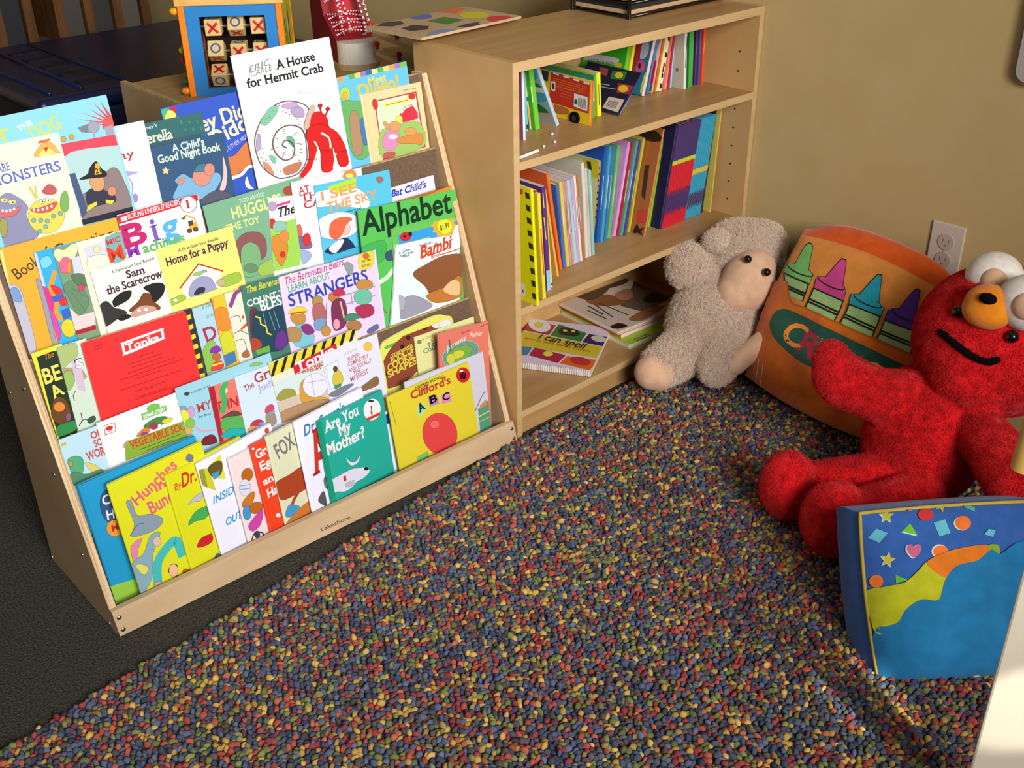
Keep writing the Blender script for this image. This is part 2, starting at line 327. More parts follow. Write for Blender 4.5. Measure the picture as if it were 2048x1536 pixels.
# ------------------------------------------------------------------ the room
fl = MB(); fl.box(-3.2, -3.6, -.05, 2.2, 3.6, 0, M['carpet']); tag(fl.build('floor'), kind='structure')
wl = MB(); wl.box(0.7318, -3.6, 0, 0.7318 + .1, 3.6, 2.6, M['wall']); tag(wl.build('wall_right'), kind='structure')
wb = MB(); wb.box(-3.2, 3.5, 0, 0.7318, 3.6, 2.6, M['wall']); tag(wb.build('wall_back'), kind='structure')
RACKBOOKS = [
('picture_book','white book with a purple graduation cap, top row, behind the fire engine book',1,[-6541,2212,5259],[0.01,7.99,-0.01],898,2071,21,'p','dde',[('t','b33','Day',[173,1556,446,-14,137],''),('p','a9c',[350,1392,637,1301,383,1274]),('l','98b',18,[434,1265,473,1164,433,967]),('e','98b',[466,917,37,-9,-17,-67])],None),
('picture_book','light blue picture book with a firefighter in a fire engine, top left',1,[-8321,2188,5259],[0.03,7.95,0.82],2214,2534,23,'p','8cd',[('t','cc4','SPOT',[-77,2107,732,92,193],'b'),('t','eff','THE',[794,2274,229,263,80],'b'),('t','cc4','DOG',[968,2094,467,218,216],''),('p','d45',[2092,2471,2204,2231,2154,2216]),('p','c45',[1972,2479,2154,2216,2120,2204]),('p','d45',[1880,2402,2110,2206,2086,2191]),('p','d45',[1749,2363,2073,2184,2061,2163]),('p','d56',[1674,2277,2056,2158,2044,2131]),('p','d56',[1712,2163,2042,2122,2041,2103]),('s','e55',[2037,2055,2079,2183,2154,2216,2224,2207,2214,2056]),('p','99a',[2056,2070,2187,2072,2178,1926,2055,1933]),('e','99a',[1888,2106,87,-18,-23,-83]),('p','778',[1648,2148,1815,2170,1798,2038,1686,2072]),('l','99a',27,[1877,2030,1863,1945]),('e','c93',[1395,2029,37,-8,-10,-36]),('e','c93',[1525,2033,38,-8,-10,-36]),('p','e45',[1319,1968,2189,1927,2191,1760,1715,1815,1455,1821,1320,1765]),('p','acc',[1317,1756,1452,1812,1732,1804,2189,1752,2162,780,1317,768]),('s','877',[1885,1393,2043,1436,2126,1274,2155,793,1859,767,1361,777,1419,1126,1603,1201]),('p','457',[1326,1508,1425,1504,1465,891,1347,801]),('p','223',[1323,787,2168,779,2156,677,1299,701]),('s','334',[1511,1163,1647,1210,1758,1162,1928,1017,1911,918,1695,933,1491,946]),('s','c96',[1606,1321,1695,1379,1811,1351,1827,1246,1755,1152,1637,1172]),('s','222',[1463,1392,1609,1440,1662,1517,1786,1597,1842,1464,1897,1401,1866,1341,1650,1366]),('p','da3',[1762,1563,1825,1564,1822,1392,1711,1401]),('t','222','21',[1734,1418,84,-49,81],'b'),('p','dc3',[1477,970,1630,1001,1626,947,1433,888]),('p','dc3',[1773,991,1907,940,1853,900,1768,935]),('e','c86',[1907,1094,67,-17,-19,-69])],None),
('picture_book','cream book titled MONSTERS with a purple and a yellow monster',1,[-8221,2164,5259],[0.02,7.97,0.18],1209,2158,18,'p','eec',[('t','56b','WE ARE',[14,1767,380,29,126],'s'),('t','56b','MONSTERS',[50,1592,1064,20,157],'s'),('s','ea5',[790,1876,838,1980,933,2045,1013,2057,1097,2010,1143,1895,1137,1858]),('s','fd6',[849,1882,910,1964,993,1985,1056,1933,1080,1879]),('p','d33',[941,1992,1020,1986,957,1912]),('p','eec',[786,1877,1139,1867,1129,1828,784,1843]),('p','d64',[890,2098,1065,2103,1058,2066,883,2059]),('s','88a',[-50,1423,137,1434,257,1463,395,1352,483,1194,425,1091,446,928,484,719,-174,741]),('s','c66',[-13,1299,180,1193,390,1237,233,1117,-45,1188]),('e','dc5',[709,999,271,-20,-27,-265]),('s','c55',[508,1149,680,1141,922,1164,793,1057,604,1075]),('e','7aa',[509,981,31,-8,-9,-31]),('e','7aa',[609,955,31,-8,-9,-31]),('e','7aa',[701,922,31,-8,-9,-32]),('e','7aa',[810,973,31,-8,-9,-32]),('e','7aa',[656,844,31,-8,-9,-32]),('e','7aa',[549,798,31,-8,-9,-32]),('e','7aa',[922,985,32,-8,-9,-32]),('l','cb7',41,[583,1481,633,1284]),('l','cb7',34,[668,1476,645,1291]),('s','7a5',[1003,1243,1099,1289,1084,1104,1022,989,951,1057]),('s','b55',[765,1389,873,1447,958,1368,918,1293,771,1329]),('e','eee',[116,1232,16,-4,-6,-20]),('e','eee',[166,1212,16,-4,-6,-20]),('e','eee',[222,1209,16,-4,-6,-20]),('e','eee',[280,1216,16,-4,-6,-20]),('e','eee',[552,1134,16,-4,-6,-20]),('e','eee',[614,1114,16,-4,-6,-20]),('e','eee',[681,1109,16,-4,-6,-20]),('e','eee',[750,1112,16,-4,-6,-20]),('e','eee',[821,1121,17,-4,-6,-20]),('e','eee',[704,1227,33,-8,-8,-29]),('e','222',[709,1222,13,-3,-4,-13]),('e','eee',[791,1226,33,-8,-8,-30]),('e','222',[796,1221,13,-3,-4,-13]),('e','ed8',[176,1377,52,-13,-8,-29]),('e','222',[184,1371,14,-3,-4,-13]),('e','ed8',[282,1322,53,-13,-8,-29]),('e','222',[290,1316,14,-3,-4,-13]),('s','995',[39,1093,119,1111,117,975,46,857,-18,894])],None),
('picture_book','blue nursery rhyme book with cream lettering, behind the hermit crab book',1,[-5274,2256,5259],[0.0,8.0,0.89],1811,2185,19,'p','35b',[('p','4a8',[9,2168,147,2171,137,2008,6,2015]),('p','b24',[158,2170,269,2170,241,2019,140,2018]),('s','fd6',[46,2043,111,2121,188,2116,236,2045,213,1998,57,2000]),('t','eda','Hey Diddle',[394,1650,1480,98,268],'b'),('t','eda','Diddle',[758,1389,998,242,264],'b'),('t','cbd','& OTHER NURSERY RHYMES',[952,1259,956,317,78],''),('s','c74',[938,1154,1102,1181,1389,1355,1509,1241,1486,938,1319,967,1151,886,946,848]),('L','eee',54,[927,819,1138,834,1310,931,1476,896]),('s','eee',[1235,777,1175,681,1201,585,1314,535,1252,639])],None),
('picture_book','dark green speckled book with a cream title ending in erella',1,[-5913,2237,5265],[0.0,7.99,-0.27],1267,2009,18,'p','366',[('p','356',[4,1686,1190,1683,1184,1507,-9,1547]),('e','487',[847,2007,19,-4,-2,-10]),('e','487',[889,1891,19,-4,-2,-10]),('e','487',[931,1774,19,-4,-2,-10]),('e','487',[1025,1873,20,-4,-2,-10]),('e','487',[1067,1755,20,-4,-2,-10]),('e','487',[1162,1855,20,-4,-2,-10]),('e','487',[1205,1737,20,-4,-2,-10]),('e','487',[886,1916,19,-4,-2,-10]),('e','487',[928,1799,19,-4,-2,-10]),('e','487',[1022,1898,20,-4,-2,-10]),('e','487',[1064,1781,20,-4,-2,-10]),('e','487',[1159,1880,20,-4,-2,-10]),('e','487',[1202,1762,20,-4,-2,-10]),('e','487',[883,1941,19,-4,-2,-10]),('t','dde',"Disney's",[133,1901,338,74,55],'i'),('t','eec','Cinderella',[-132,1694,819,0,174],'s')],None),
('picture_book',"dark blue book titled A Child's Good Night Book with a sleeping baby",1,[-5662,2190,5276],[0.0,7.98,-0.78],1290,1623,18,'p','357',[('t','cec',"A Child's",[347,1488,572,6,126],'b'),('t','cec','Good Night Book',[73,1356,1120,-2,135],'b'),('p','dc8',[173,1284,187,1239,232,1224,191,1201,189,1154,150,1187,106,1178,129,1218,107,1256,150,1251]),('s','7ac',[187,751,311,945,282,1035,439,1107,555,1019,687,991,994,1010,1087,948,1048,827,822,661,470,644]),('e','c87',[387,1002,67,19,15,-43]),('e','c87',[757,997,160,-34,-34,-153]),('s','478',[637,1097,732,1193,868,1182,904,1029,798,1073]),('e','c87',[916,1080,90,-19,-22,-98]),('l','c87',30,[858,1082,896,1180]),('s','dbb',[1199,1246,1218,985,1132,721,1023,713,1139,937]),('s','556',[702,645,953,718,1171,626,1238,490,681,552])],None),
('picture_book','tall white book with a red hermit crab in a spiral shell',1,[-3923,2161,5259],[-0.01,8.05,0.67],1936,2807,18,'p','eee',[('t','777','ERIC',[276,2478,464,164,102],'i'),('t','777','CARLE',[296,2412,437,100,90],'i'),('t','222','A House',[784,2446,802,30,150],'sb'),('t','222','for Hermit Crab',[174,2253,1535,1,150],'sb'),('L','aab',7,[1018,1927,1246,2024,1546,1957,1707,1782,1634,1630]),('L','aab',7,[762,1922,1138,2001,1479,1893,1599,1715]),('L','bbc',7,[104,1860,362,1915,446,1856]),('L','bbc',7,[1627,1351,1788,1340,1943,1297]),('s','766',[898,1906,601,1878,325,1709,132,1448,90,1186,160,906,374,683,567,628,847,654,1055,866,1116,1257,1272,1603,1205,1781]),('s','ddd',[894,1888,602,1859,340,1697,150,1439,110,1188,177,913,383,699,571,645,837,672,1036,875,1096,1262,1252,1607,1189,1769]),('s','7b9',[304,1670,520,1852,683,1852,618,1735,384,1589]),('s','b9c',[743,1840,977,1859,1086,1772,880,1769]),('s','b75',[555,802,717,831,925,828,816,695,580,683]),('s','6a8',[721,1298,824,1298,873,1199,810,1124]),('s','7b9',[326,1077,439,1018,390,918]),('s','c86',[194,997,299,906,336,741,212,860]),('s','a9b',[929,1759,1131,1741,1148,1584,949,1624]),('s','a9b',[153,1400,231,1470,206,1258,121,1211]),('e','988',[977,1209,10,-2,-2,-9]),('e','a79',[208,1003,12,-3,-2,-8]),('e','7a8',[760,1751,15,-3,-2,-8]),('e','b86',[729,770,17,-4,-2,-9]),('e','766',[204,1473,19,-4,-2,-8]),('e','988',[1019,1469,22,-5,-2,-8]),('e','a79',[391,744,10,-2,-2,-8]),('e','7a8',[518,1793,12,-2,-2,-8]),('e','b86',[966,1039,15,-3,-2,-9]),('e','766',[232,1142,17,-4,-2,-8]),('e','988',[917,1721,20,-4,-2,-8]),('e','a79',[635,809,22,-5,-2,-9]),('e','7a8',[370,1642,9,-2,-2,-8]),('e','b86',[1092,1304,13,-3,-2,-9]),('e','766',[292,959,14,-3,-2,-8]),('e','988',[700,1864,17,-3,-2,-8]),('e','a79',[892,870,20,-5,-2,-9]),('e','7a8',[204,1358,21,-5,-2,-8]),('e','b86',[974,1636,10,-2,-2,-8]),('e','766',[474,772,12,-3,-2,-9]),('e','988',[434,1696,14,-3,-2,-8]),('e','a79',[973,1129,17,-4,-2,-9]),('e','7a8',[173,1078,19,-4,-2,-8]),('e','b86',[811,1716,22,-4,-2,-8]),('e','766',[689,746,10,-2,-2,-9]),('e','988',[218,1537,12,-2,-2,-8]),('e','a79',[1047,1398,15,-3,-2,-8]),('e','7a8',[348,796,17,-4,-2,-8]),('e','b86',[571,1798,19,-4,-2,-8]),('e','766',[947,989,22,-5,-2,-9]),('e','988',[219,1226,9,-2,-2,-8]),('e','a79',[970,1662,12,-2,-2,-8]),('e','7a8',[584,821,15,-3,-2,-9]),('e','b86',[397,1693,17,-3,-2,-8]),('e','766',[1102,1226,20,-4,-2,-9]),('e','988',[250,1021,21,-5,-2,-8]),('e','a79',[747,1844,10,-2,-2,-8]),('e','7a8',[851,837,12,-3,-2,-9]),('e','b86',[204,1422,14,-3,-2,-8]),('e','766',[1005,1560,17,-4,-2,-8]),('e','988',[415,810,19,-5,-2,-8]),('e','a79',[476,1712,21,-4,-2,-8]),('e','7a8',[963,1055,10,-2,-2,-9]),('e','b86',[143,1154,12,-3,-2,-8]),('e','766',[864,1673,15,-3,-2,-8]),('e','988',[645,735,17,-4,-2,-9]),('e','988',[886,1174,10,-2,-2,-8]),('e','a79',[792,1068,15,-3,-2,-8]),('e','c86',[622,1071,20,-4,-2,-8]),('e','988',[506,1185,12,-3,-2,-8]),('e','a79',[536,1327,17,-4,-2,-8]),('e','c86',[695,1390,10,-2,-2,-8]),('e','988',[870,1320,15,-3,-2,-8]),('e','a79',[923,1162,20,-4,-2,-9]),('e','c86',[806,1036,12,-3,-2,-9]),('e','988',[603,1043,17,-4,-2,-8]),('e','a79',[468,1182,10,-2,-2,-8]),('e','c86',[508,1351,14,-3,-2,-8]),('e','988',[699,1423,19,-4,-2,-8]),('e','a79',[902,1337,12,-3,-2,-8]),('e','c86',[960,1150,17,-4,-2,-9]),('e','988',[819,1004,10,-2,-2,-9]),('e','a79',[582,1015,15,-3,-2,-8]),('e','c86',[431,1180,19,-4,-2,-8]),('e','988',[482,1376,12,-3,-2,-8]),('e','a79',[704,1456,17,-4,-2,-8]),('e','c86',[936,1353,10,-2,-2,-8]),('e','988',[997,1136,15,-3,-2,-9]),('e','a79',[831,970,20,-5,-2,-9]),('e','c86',[560,988,12,-3,-2,-8]),('e','988',[393,1179,17,-4,-2,-8]),('e','a79',[456,1401,10,-2,-2,-8]),('L','655',21,[683,1134,609,1201,688,1266,802,1203,830,1075,744,949,576,949,444,1117,442,1304,580,1460,819,1502,1040,1396,1092,1196]),('s','ca9',[1097,1417,1281,1711,1381,1713,1306,1529,1179,1373]),('s','c22',[1212,1404,1305,1585,1468,1603,1594,1448,1597,1312,1751,1166,1857,891,1862,588,1681,583,1636,825,1595,949,1527,573,1297,581,1335,939,1262,1091,1230,826,922,579,822,603,1078,861,1119,1279]),('L','ddc',38,[1414,1238,1550,1119,1551,936]),('L','ddc',33,[1244,1129,1279,963,1067,635]),('L','ddc',29,[1636,825,1527,573]),('L','a11',14,[1235,1388,1422,1394,1592,1313]),('l','a11',15,[1376,941,1515,898]),('l','a11',15,[1686,1055,1784,1068]),('l','a11',15,[1693,835,1885,827]),('l','a11',14,[1035,848,1215,818]),('l','b22',31,[1487,1570,1490,1681]),('e','b22',[1495,1702,41,-8,-7,-32]),('l','b22',31,[1553,1506,1631,1593]),('e','b22',[1637,1618,41,-8,-7,-30])],None),
('picture_book','light blue book with a striped top border and yellow title, top right',1,[-1933,2248,5259],[0.0,8.0,1.41],1591,2099,18,'p','6be',[('p','e94',[42,2100,164,2099,168,2020,45,2022]),('p','6be',[164,2100,288,2098,292,2019,168,2021]),('p','5a5',[288,2100,412,2098,417,2018,292,2020]),('p','ec5',[413,2099,538,2098,543,2018,417,2020]),('p','97b',[538,2099,664,2097,669,2017,543,2019]),('p','36a',[664,2099,791,2097,797,2017,670,2019]),('p','fd8',[792,2098,920,2097,925,2016,797,2018]),('p','5a5',[920,2098,1049,2096,1055,2015,926,2017]),('p','ec7',[1049,2098,1179,2096,1185,2015,1055,2017]),('p','e94',[1179,2097,1310,2096,1316,2014,1185,2016]),('p','97b',[1310,2097,1442,2095,1449,2014,1317,2016]),('p','7b4',[1442,2097,1575,2095,1582,2013,1449,2015]),('t','dc5','Meet',[683,1832,405,28,149],'b'),('t','eb3','Diego!',[429,1669,919,15,227],'b'),('e','ac5',[141,1789,111,-23,-28,-125]),('e','da5',[128,1758,53,-11,-15,-65]),('s','6a6',[10,1602,348,1622,627,1471,452,667,84,685]),('s','a86',[156,1388,310,1447,342,1209,288,706,98,752]),('s','47a',[351,1253,497,1268,487,895,345,834])],None),
('picture_book','yellow storybook with a red barn and a pink rabbit, top right',1,[-1529,2218,5264],[-0.01,8.03,-0.07],1378,1724,42,'h','ec9',[('p','a45',[271,1568,1250,1569,1292,510,266,472]),('p','cdb',[298,1544,1216,1547,1257,527,289,496]),('p','ed7',[463,1477,1082,1482,1083,1406,465,1408]),('l','964',13,[515,1445,1031,1449]),('s','9b6',[297,978,628,1030,1195,1014,1260,542,290,505]),('p','c34',[799,1233,922,1339,1104,1353,1209,1179,1205,1072,841,1059]),('p','eee',[817,1253,935,1330,1107,1340,1098,1319,944,1300,842,1225]),('e','e8b',[513,804,157,-83,-120,-172]),('e','c96',[643,1027,129,-25,-18,-96]),('e','c96',[463,1086,39,17,54,-75]),('e','eee',[566,853,100,-20,-8,-46]),('s','c84',[674,795,1218,793,1204,577,1008,642,717,702]),('e','e95',[987,864,132,-26,-12,-70]),('s','b55',[327,593,544,571,529,490,310,501]),('e','c33',[281,1504,56,-2,3,-96]),('e','c33',[1130,1501,76,-14,-10,-55]),('e','ed5',[768,1144,72,-14,-12,-64]),('l','864',10,[946,1639,1257,1627])],None),
('picture_book','orange counting book with grey arches, far left of the second row',2,[-8360,1815,3819],[0.03,7.97,0.42],1851,2200,21,'p','ea3',[('t','432','Book of',[152,1685,640,338,181],''),('t','432','Counting',[787,1868,959,30,187],''),('p','fe9',[31,2173,65,2173,14,1602,-22,1594]),('s','bbc',[-17,1592,61,1632,137,1565,153,1356,121,598,-38,590]),('s','79c',[-10,1550,67,1586,117,1530,116,1348,13,1401]),('s','99a',[408,1604,466,1566,474,1317,430,597,369,596,398,1258])],None),  # pale strip along the spine is a highlight painted into the cover
('picture_book','glossy blue book with red, orange and yellow balloons of shapes, second row left',2,[-7916,1791,3826],[0.01,7.99,-0.53],742,2019,18,'p','3ad',[('p','cce',[4,2006,43,2007,35,625,-19,611]),('s','7ce',[74,1891,197,1918,222,1791,75,1750]),('s','e38',[-9,1470,76,1384,84,1155,-16,1040]),('s','d4a',[-13,1122,58,1017,69,678,-26,624]),('L','e93',74,[238,1665,113,1435,145,1199,86,1050,143,886]),('s','d33',[119,1474,251,1374,249,1251,155,1310]),('p','36b',[92,1297,261,1299,271,1182,106,1200]),('p','36b',[165,1047,320,1063,299,901,164,890]),('e','d33',[238,1171,56,-17,-18,-68]),('e','dc3',[206,740,107,-4,-1,-144])],None),
('picture_book','green book with cream top and red bottom, second row left',2,[-7620,1766,3819],[0.02,7.98,0.03],699,2010,18,'p','797',[('s','eda',[-8,1950,70,2005,156,1956,290,2010,379,2006,338,1854,228,1783,127,1852,52,1792,-1,1888]),('s','e68',[46,1773,146,1847,223,1764,154,1620,47,1630]),('e','d84',[170,1677,34,-10,-26,-95]),('p','cce',[245,1809,496,1800,467,1498,212,1500]),('s','686',[9,1416,216,1437,322,1070,113,902,58,1151]),('l','576',12,[99,1305,250,880]),('l','576',12,[115,1363,337,1128]),('s','575',[161,1536,322,1530,405,1381,265,1318]),('e','c46',[265,1318,47,-14,-13,-48]),('p','dcc',[9,1062,111,899,357,889,330,672,-7,686]),('p','a23',[-14,677,327,684,319,605,-22,614])],None),
('picture_book','white bordered book with a moonlit picture and a big red M',2,[-7264,1742,3821],[0.02,7.98,-0.14],852,2023,18,'p','eec',[('p','ccd',[79,1917,450,1941,437,1567,99,1583]),('s','ddc',[110,1741,215,1753,336,1741,428,1695,433,1568,99,1583]),('e','ed9',[284,1841,48,-13,-13,-48]),('s','7aa',[449,1937,525,1989,733,1982,696,1589,461,1581]),('t','c33','MIC',[459,1856,228,60,84],'b'),('t','d42','M',[436,1580,249,25,243],'b')],None),
('picture_book','white reader titled Big with a red top band and a yellow digger',2,[-6531,1718,3819],[0.02,7.97,0.3],1390,2281,18,'p','eee',[('p','c23',[0,2274,1389,2289,1377,2175,-2,2139]),('p','edd',[49,2236,155,2238,144,2166,40,2165]),('t','eee','DORLING KINDERSLEY READERS',[159,2175,905,21,85],'i'),('e','baa',[1197,2156,142,-36,-32,-128]),('e','eee',[1197,2156,129,-32,-29,-116]),('t','b33','1',[1145,2101,77,-5,132],'bs'),('t','b26','B',[-6,1748,400,13,374],'sb'),('t','75b','i',[465,1733,140,30,379],'sb'),('t','5ad','g',[652,1729,292,7,392],'sb'),('t','83a','M',[-5,1590,231,9,163],'sb'),('t','6a5','achines',[264,1588,735,-1,166],'sb'),('p','da3',[1141,1840,1259,1852,1277,1739,1078,1742]),('l','da3',28,[1012,1959,1127,1993,1239,1911,1244,1819]),('e','643',[1108,1734,43,-12,-8,-32]),('e','643',[1218,1731,43,-12,-8,-32]),('p','333',[1006,1946,1118,2010,1069,1942]),('p','444',[1121,1894,1207,1893,1201,1813,1114,1810])],None),
('picture_book','cream book titled Sam the Scarecrow with black crows',2,[-7150,1693,3819],[0.01,7.99,1.18],1134,1554,18,'p','eed',[('t','333','A First-Start Easy Reader',[311,1415,750,28,53],'s'),('t','424','Sam',[532,1274,320,-18,128],'sb'),('t','424','the Scarecrow',[163,1114,964,9,137],'sb'),('s','333',[5,989,119,1019,206,878,299,826,380,733,195,687,-10,638,-15,845]),('s','222',[220,1003,381,1079,541,1060,471,942,276,898,212,898]),('s','222',[751,1046,953,1058,1092,991,1040,843,860,758,830,933]),('s','742',[426,739,610,852,726,956,832,900,838,799,922,616]),('s','c98',[460,706,631,769,813,708,848,630,483,632]),('e','eee',[581,709,32,-11,-8,-28]),('e','eee',[696,687,32,-11,-8,-28]),('s','222',[220,700,375,713,423,652,268,640])],None),
('picture_book','yellow book titled Home for a Puppy with a white kennel',2,[-6022,1675,3819],[0.05,7.96,1.99],1377,1605,18,'p','ed7',[('t','333','A First-Start Easy Reader',[352,1459,753,-17,55],'s'),('t','424','Home for a Puppy',[99,1295,1156,-2,137],'sb'),('p','ddd',[246,864,638,1143,995,908,879,661,268,677]),('l','b32',26,[213,869,636,1160,1031,908]),('s','99b',[356,676,432,880,618,942,784,857,835,676,800,654]),('s','334',[430,689,523,770,634,744,603,675]),('e','9b6',[589,1007,89,-6,0,-30]),('e','7a9',[708,1013,43,-14,-5,-19]),('s','9b4',[-61,735,98,747,218,762,265,667,-45,644]),('s','9b4',[970,791,1135,817,1313,793,1284,641,944,651]),('e','eec',[87,706,38,-13,-7,-25]),('e','ba8',[942,732,78,-26,-16,-59])],None),
('picture_book','green book with pale yellow capital lettering, behind the Puppy book',2,[-5018,1789,3819],[-0.0,8.01,1.83],1918,2049,18,'p','7a8',[('t','cdc','TEDD ARNOLD',[670,1915,485,-2,73],''),('t','dd8',"HUGGLY'S",[477,1689,977,-9,204],'b'),('t','dd8','THE TOY',[316,1518,642,-34,120],'b'),('s','855',[392,1226,533,1373,745,1390,930,1295,977,1102,849,865,366,962]),('s','7a7',[461,1042,528,1184,685,1218,818,1095,807,878,699,634,415,699]),('e','686',[586,782,125,-40,-20,-77]),('s','9b5',[767,780,1233,800,1174,565,748,590]),('e','a43',[1626,1872,102,-28,-19,-76])],None),
('picture_book','white and green book with a pink stripe and a round purple badge',2,[-4117,1778,3915],[0.01,7.85,-7.15],779,1813,18,'p','eee',[('p','d48',[127,1694,430,1735,426,1691,129,1646]),('e','a9b',[72,1674,88,-10,-7,-78]),('t','222','The',[182,1476,353,119,166],'sbi'),('p','9c5',[-77,1330,617,1428,545,568,-211,528]),('e','c33',[40,1381,65,-8,-8,-84]),('e','8ba',[188,1309,137,-18,-9,-100]),('s','c83',[-15,1109,229,1156,312,902,166,612,47,806]),('e','d84',[256,1126,90,-12,-9,-106]),('e','eee',[-56,660,74,-11,-4,-43]),('e','c33',[198,811,48,-7,-5,-53])],None),
('picture_book','white book with red capitals starting AT THE, second row middle',2,[-3511,1753,3890],[0.1,7.73,-2.8],1480,2006,18,'p','dde',[('t','b33','AT',[118,1761,242,68,134],'s'),('t','b33','THE',[158,1627,493,73,135],'s'),('t','b33','CASTLE',[199,1492,894,89,137],'s'),('s','e84',[1071,1891,1152,2000,1313,1985,1350,1896,1324,1832]),('e','fd6',[1210,1907,80,-14,-6,-43]),('s','768',[-197,953,-76,1036,139,1018,244,884,197,784,-165,864]),('s','c65',[-88,1148,52,1255,92,1110,49,1037]),('e','c33',[161,958,76,-16,-17,-107]),('s','9ac',[-242,771,71,784,206,642,-32,529])],None),
('picture_book','blue book titled I SEE THE SKY with a red-haired girl',2,[-3065,1726,3891],[0.07,7.8,-2.54],1628,1846,24,'p','5bd',[('s','dee',[-8,1707,274,1729,847,1654,1110,1393,1020,1242,418,1419,-20,1479]),('p','ad3',[256,1779,891,1839,851,1639,481,1613]),('t','d96','I SEE',[113,1556,765,40,170],'b'),('t','d96','THE SKY',[195,1331,1116,38,179],'b'),('t','346','The wonders of',[255,1239,666,22,45],'b'),('e','ede',[378,1051,485,-44,2,-246]),('e','dba',[519,965,109,-23,-17,-115]),('s','d64',[180,926,245,1135,480,1184,699,1110,557,1042,432,871,293,817]),('s','235',[15,598,284,763,519,795,674,604,667,448]),('s','eee',[126,685,354,790,463,751,255,571]),('s','a65',[1323,1746,1432,1746,1475,1690,1376,1644]),('s','4ac',[-133,772,156,566,753,572,728,405,-229,570])],None),
('picture_book',"thin white book with Bat Child's in blue letters",2,[-1825,1790,3820],[0.01,7.99,0.97],1538,1459,30,'p','dde',[('t','23a',"Bat Child's",[499,1293,843,-22,134],'sbi')],None),
('picture_book','brown edged book peeking out behind the big green Alphabet book',3,[-1599,1374,2386],[0.04,8.0,-0.28],1510,2731,18,'p','a62',[('p','c83',[24,2602,1688,2752,1742,2605,48,2538])],None),
('picture_book','large green book with Alphabet in big black letters',3,[-2445,1364,2521],[-0.03,8.0,-3.59],2272,2651,24,'p','5b5',[('t','132','Alphabet',[47,2183,2104,26,463],'b'),('L','cec',88,[271,1231,488,1299,700,1459]),('l','a55',25,[225,858,403,605]),('s','4a5',[-9,1957,504,1995,462,1656,82,1622]),('s','356',[510,1762,720,1777,700,1605,526,1613])],None),
('picture_book','yellow framed dark book, leftmost of the third row',3,[-8377,1380,2380],[-0.01,8.01,0.79],479,2080,24,'p','dd4',[('s','232',[67,1915,77,1985,131,2002,375,1990,417,1787,327,679,211,637,29,646]),('t','b72','The',[182,1920,140,63,93],'bi'),('t','ed6','BE',[68,1548,270,-4,256],'b'),('t','ed6','A',[123,1267,190,193,219],'b'),('s','642',[12,1008,98,1237,211,1280,298,1158,285,897,123,830]),('e','d83',[166,1122,80,-32,-22,-75]),('s','384',[39,820,165,835,324,815,327,679,32,656]),('e','858',[249,912,37,-15,-17,-60])],None),
('picture_book','pale book with a leafy branch, left of the big red book',3,[-8072,1357,2388],[-0.01,8.0,-1.12],473,2061,18,'p','cdc',[('s','ab7',[-2,2033,149,2048,305,2030,275,1828,162,1780,3,1705,5,1873]),('p','a97',[8,1724,287,1631,347,1460,276,1420,4,1630]),('p','cbc',[162,1780,306,1792,269,1226,154,1299]),('t','333','S',[207,1637,133,22,156],'b'),('t','eee','S',[220,1641,110,-19,137],'b'),('s','9b6',[11,1617,122,1622,139,1445,11,1338]),('L','333',12,[123,1299,66,1232,65,1145]),('L','333',14,[30,717,122,795,233,742]),('l','333',12,[98,781,111,920]),('s','354',[179,773,289,800,303,727,202,698])],None),
('board_book','large bright red board book with a boxed white logo, third row',3,[-7691,1311,2399],[0.06,7.95,-0.58],1772,2013,36,'b','e33',[('s','eee',[612,1789,645,1822,1300,1846,1331,1808,1321,1691,1282,1659,635,1607,606,1638]),('p','d33',[649,1786,1287,1810,1281,1693,646,1652]),('t','eee','Tonka',[662,1664,578,8,120],'sb'),('l','a22',18,[176,1889,332,1892]),('l','a22',16,[175,1843,310,1845]),('l','a22',13,[789,1507,1097,1508]),('l','a22',13,[632,1436,1247,1438]),('l','a22',13,[680,1371,1231,1371]),('l','a22',13,[598,1300,1417,1298]),('l','a22',13,[442,1232,1527,1227]),('l','a22',13,[718,1169,1160,1166]),('l','a22',13,[411,1065,1475,1054]),('l','a22',13,[636,966,1212,959]),('l','a22',13,[675,857,1186,848]),('l','a22',13,[591,831,1236,819]),('l','a22',13,[814,932,947,930])],None),
('board_book','black and yellow striped board book edge beside the big red board book',3,[-6206,1364,2391],[0.01,7.98,-1.54],393,2005,30,'b','333',[('p','dc3',[-31,1847,350,1907,352,1830,-26,1768]),('p','dc3',[-40,1679,355,1733,357,1656,-35,1599]),('p','dc3',[-50,1510,361,1558,363,1481,-45,1430]),('p','dc3',[-60,1340,366,1382,368,1304,-55,1259]),('p','dc3',[-70,1169,372,1204,374,1126,-65,1088]),('p','dc3',[-80,997,378,1025,380,946,-75,915]),('p','dc3',[-90,824,383,845,386,765,-85,741])],None),
('picture_book','pale blue book with a red D and a green bush',3,[-5749,1368,2379],[0.01,7.99,0.23],629,1978,18,'p','acd',[('t','4a8','The',[173,1918,203,41,106],'bi'),('t','4a8','and',[214,1746,179,21,76],'i'),('t','a35','D',[120,1341,217,111,262],'b'),('s','8b5',[-80,927,15,1220,166,1353,266,1272,249,998,58,807]),('e','b63',[230,1040,76,-27,-16,-65]),('s','83a',[139,1142,182,1220,300,1214,324,1112]),('s','d43',[85,868,166,956,305,931,302,813,110,823]),('l','ed4',27,[120,914,311,905])],None),
('picture_book','yellow-orange book with a rounded orange shape, third row',3,[-5415,1339,2384],[0.02,7.98,-0.48],612,2057,18,'p','eb3',[('p','d67',[1,2045,24,2045,-22,813,-43,816]),('s','d83',[-46,1611,29,1838,175,1851,289,1713,247,1473,64,1462]),('s','cc3',[-81,1138,17,1361,176,1426,251,1215,212,1040]),('p','47a',[-34,1029,215,1051,219,849,-28,816])],None),
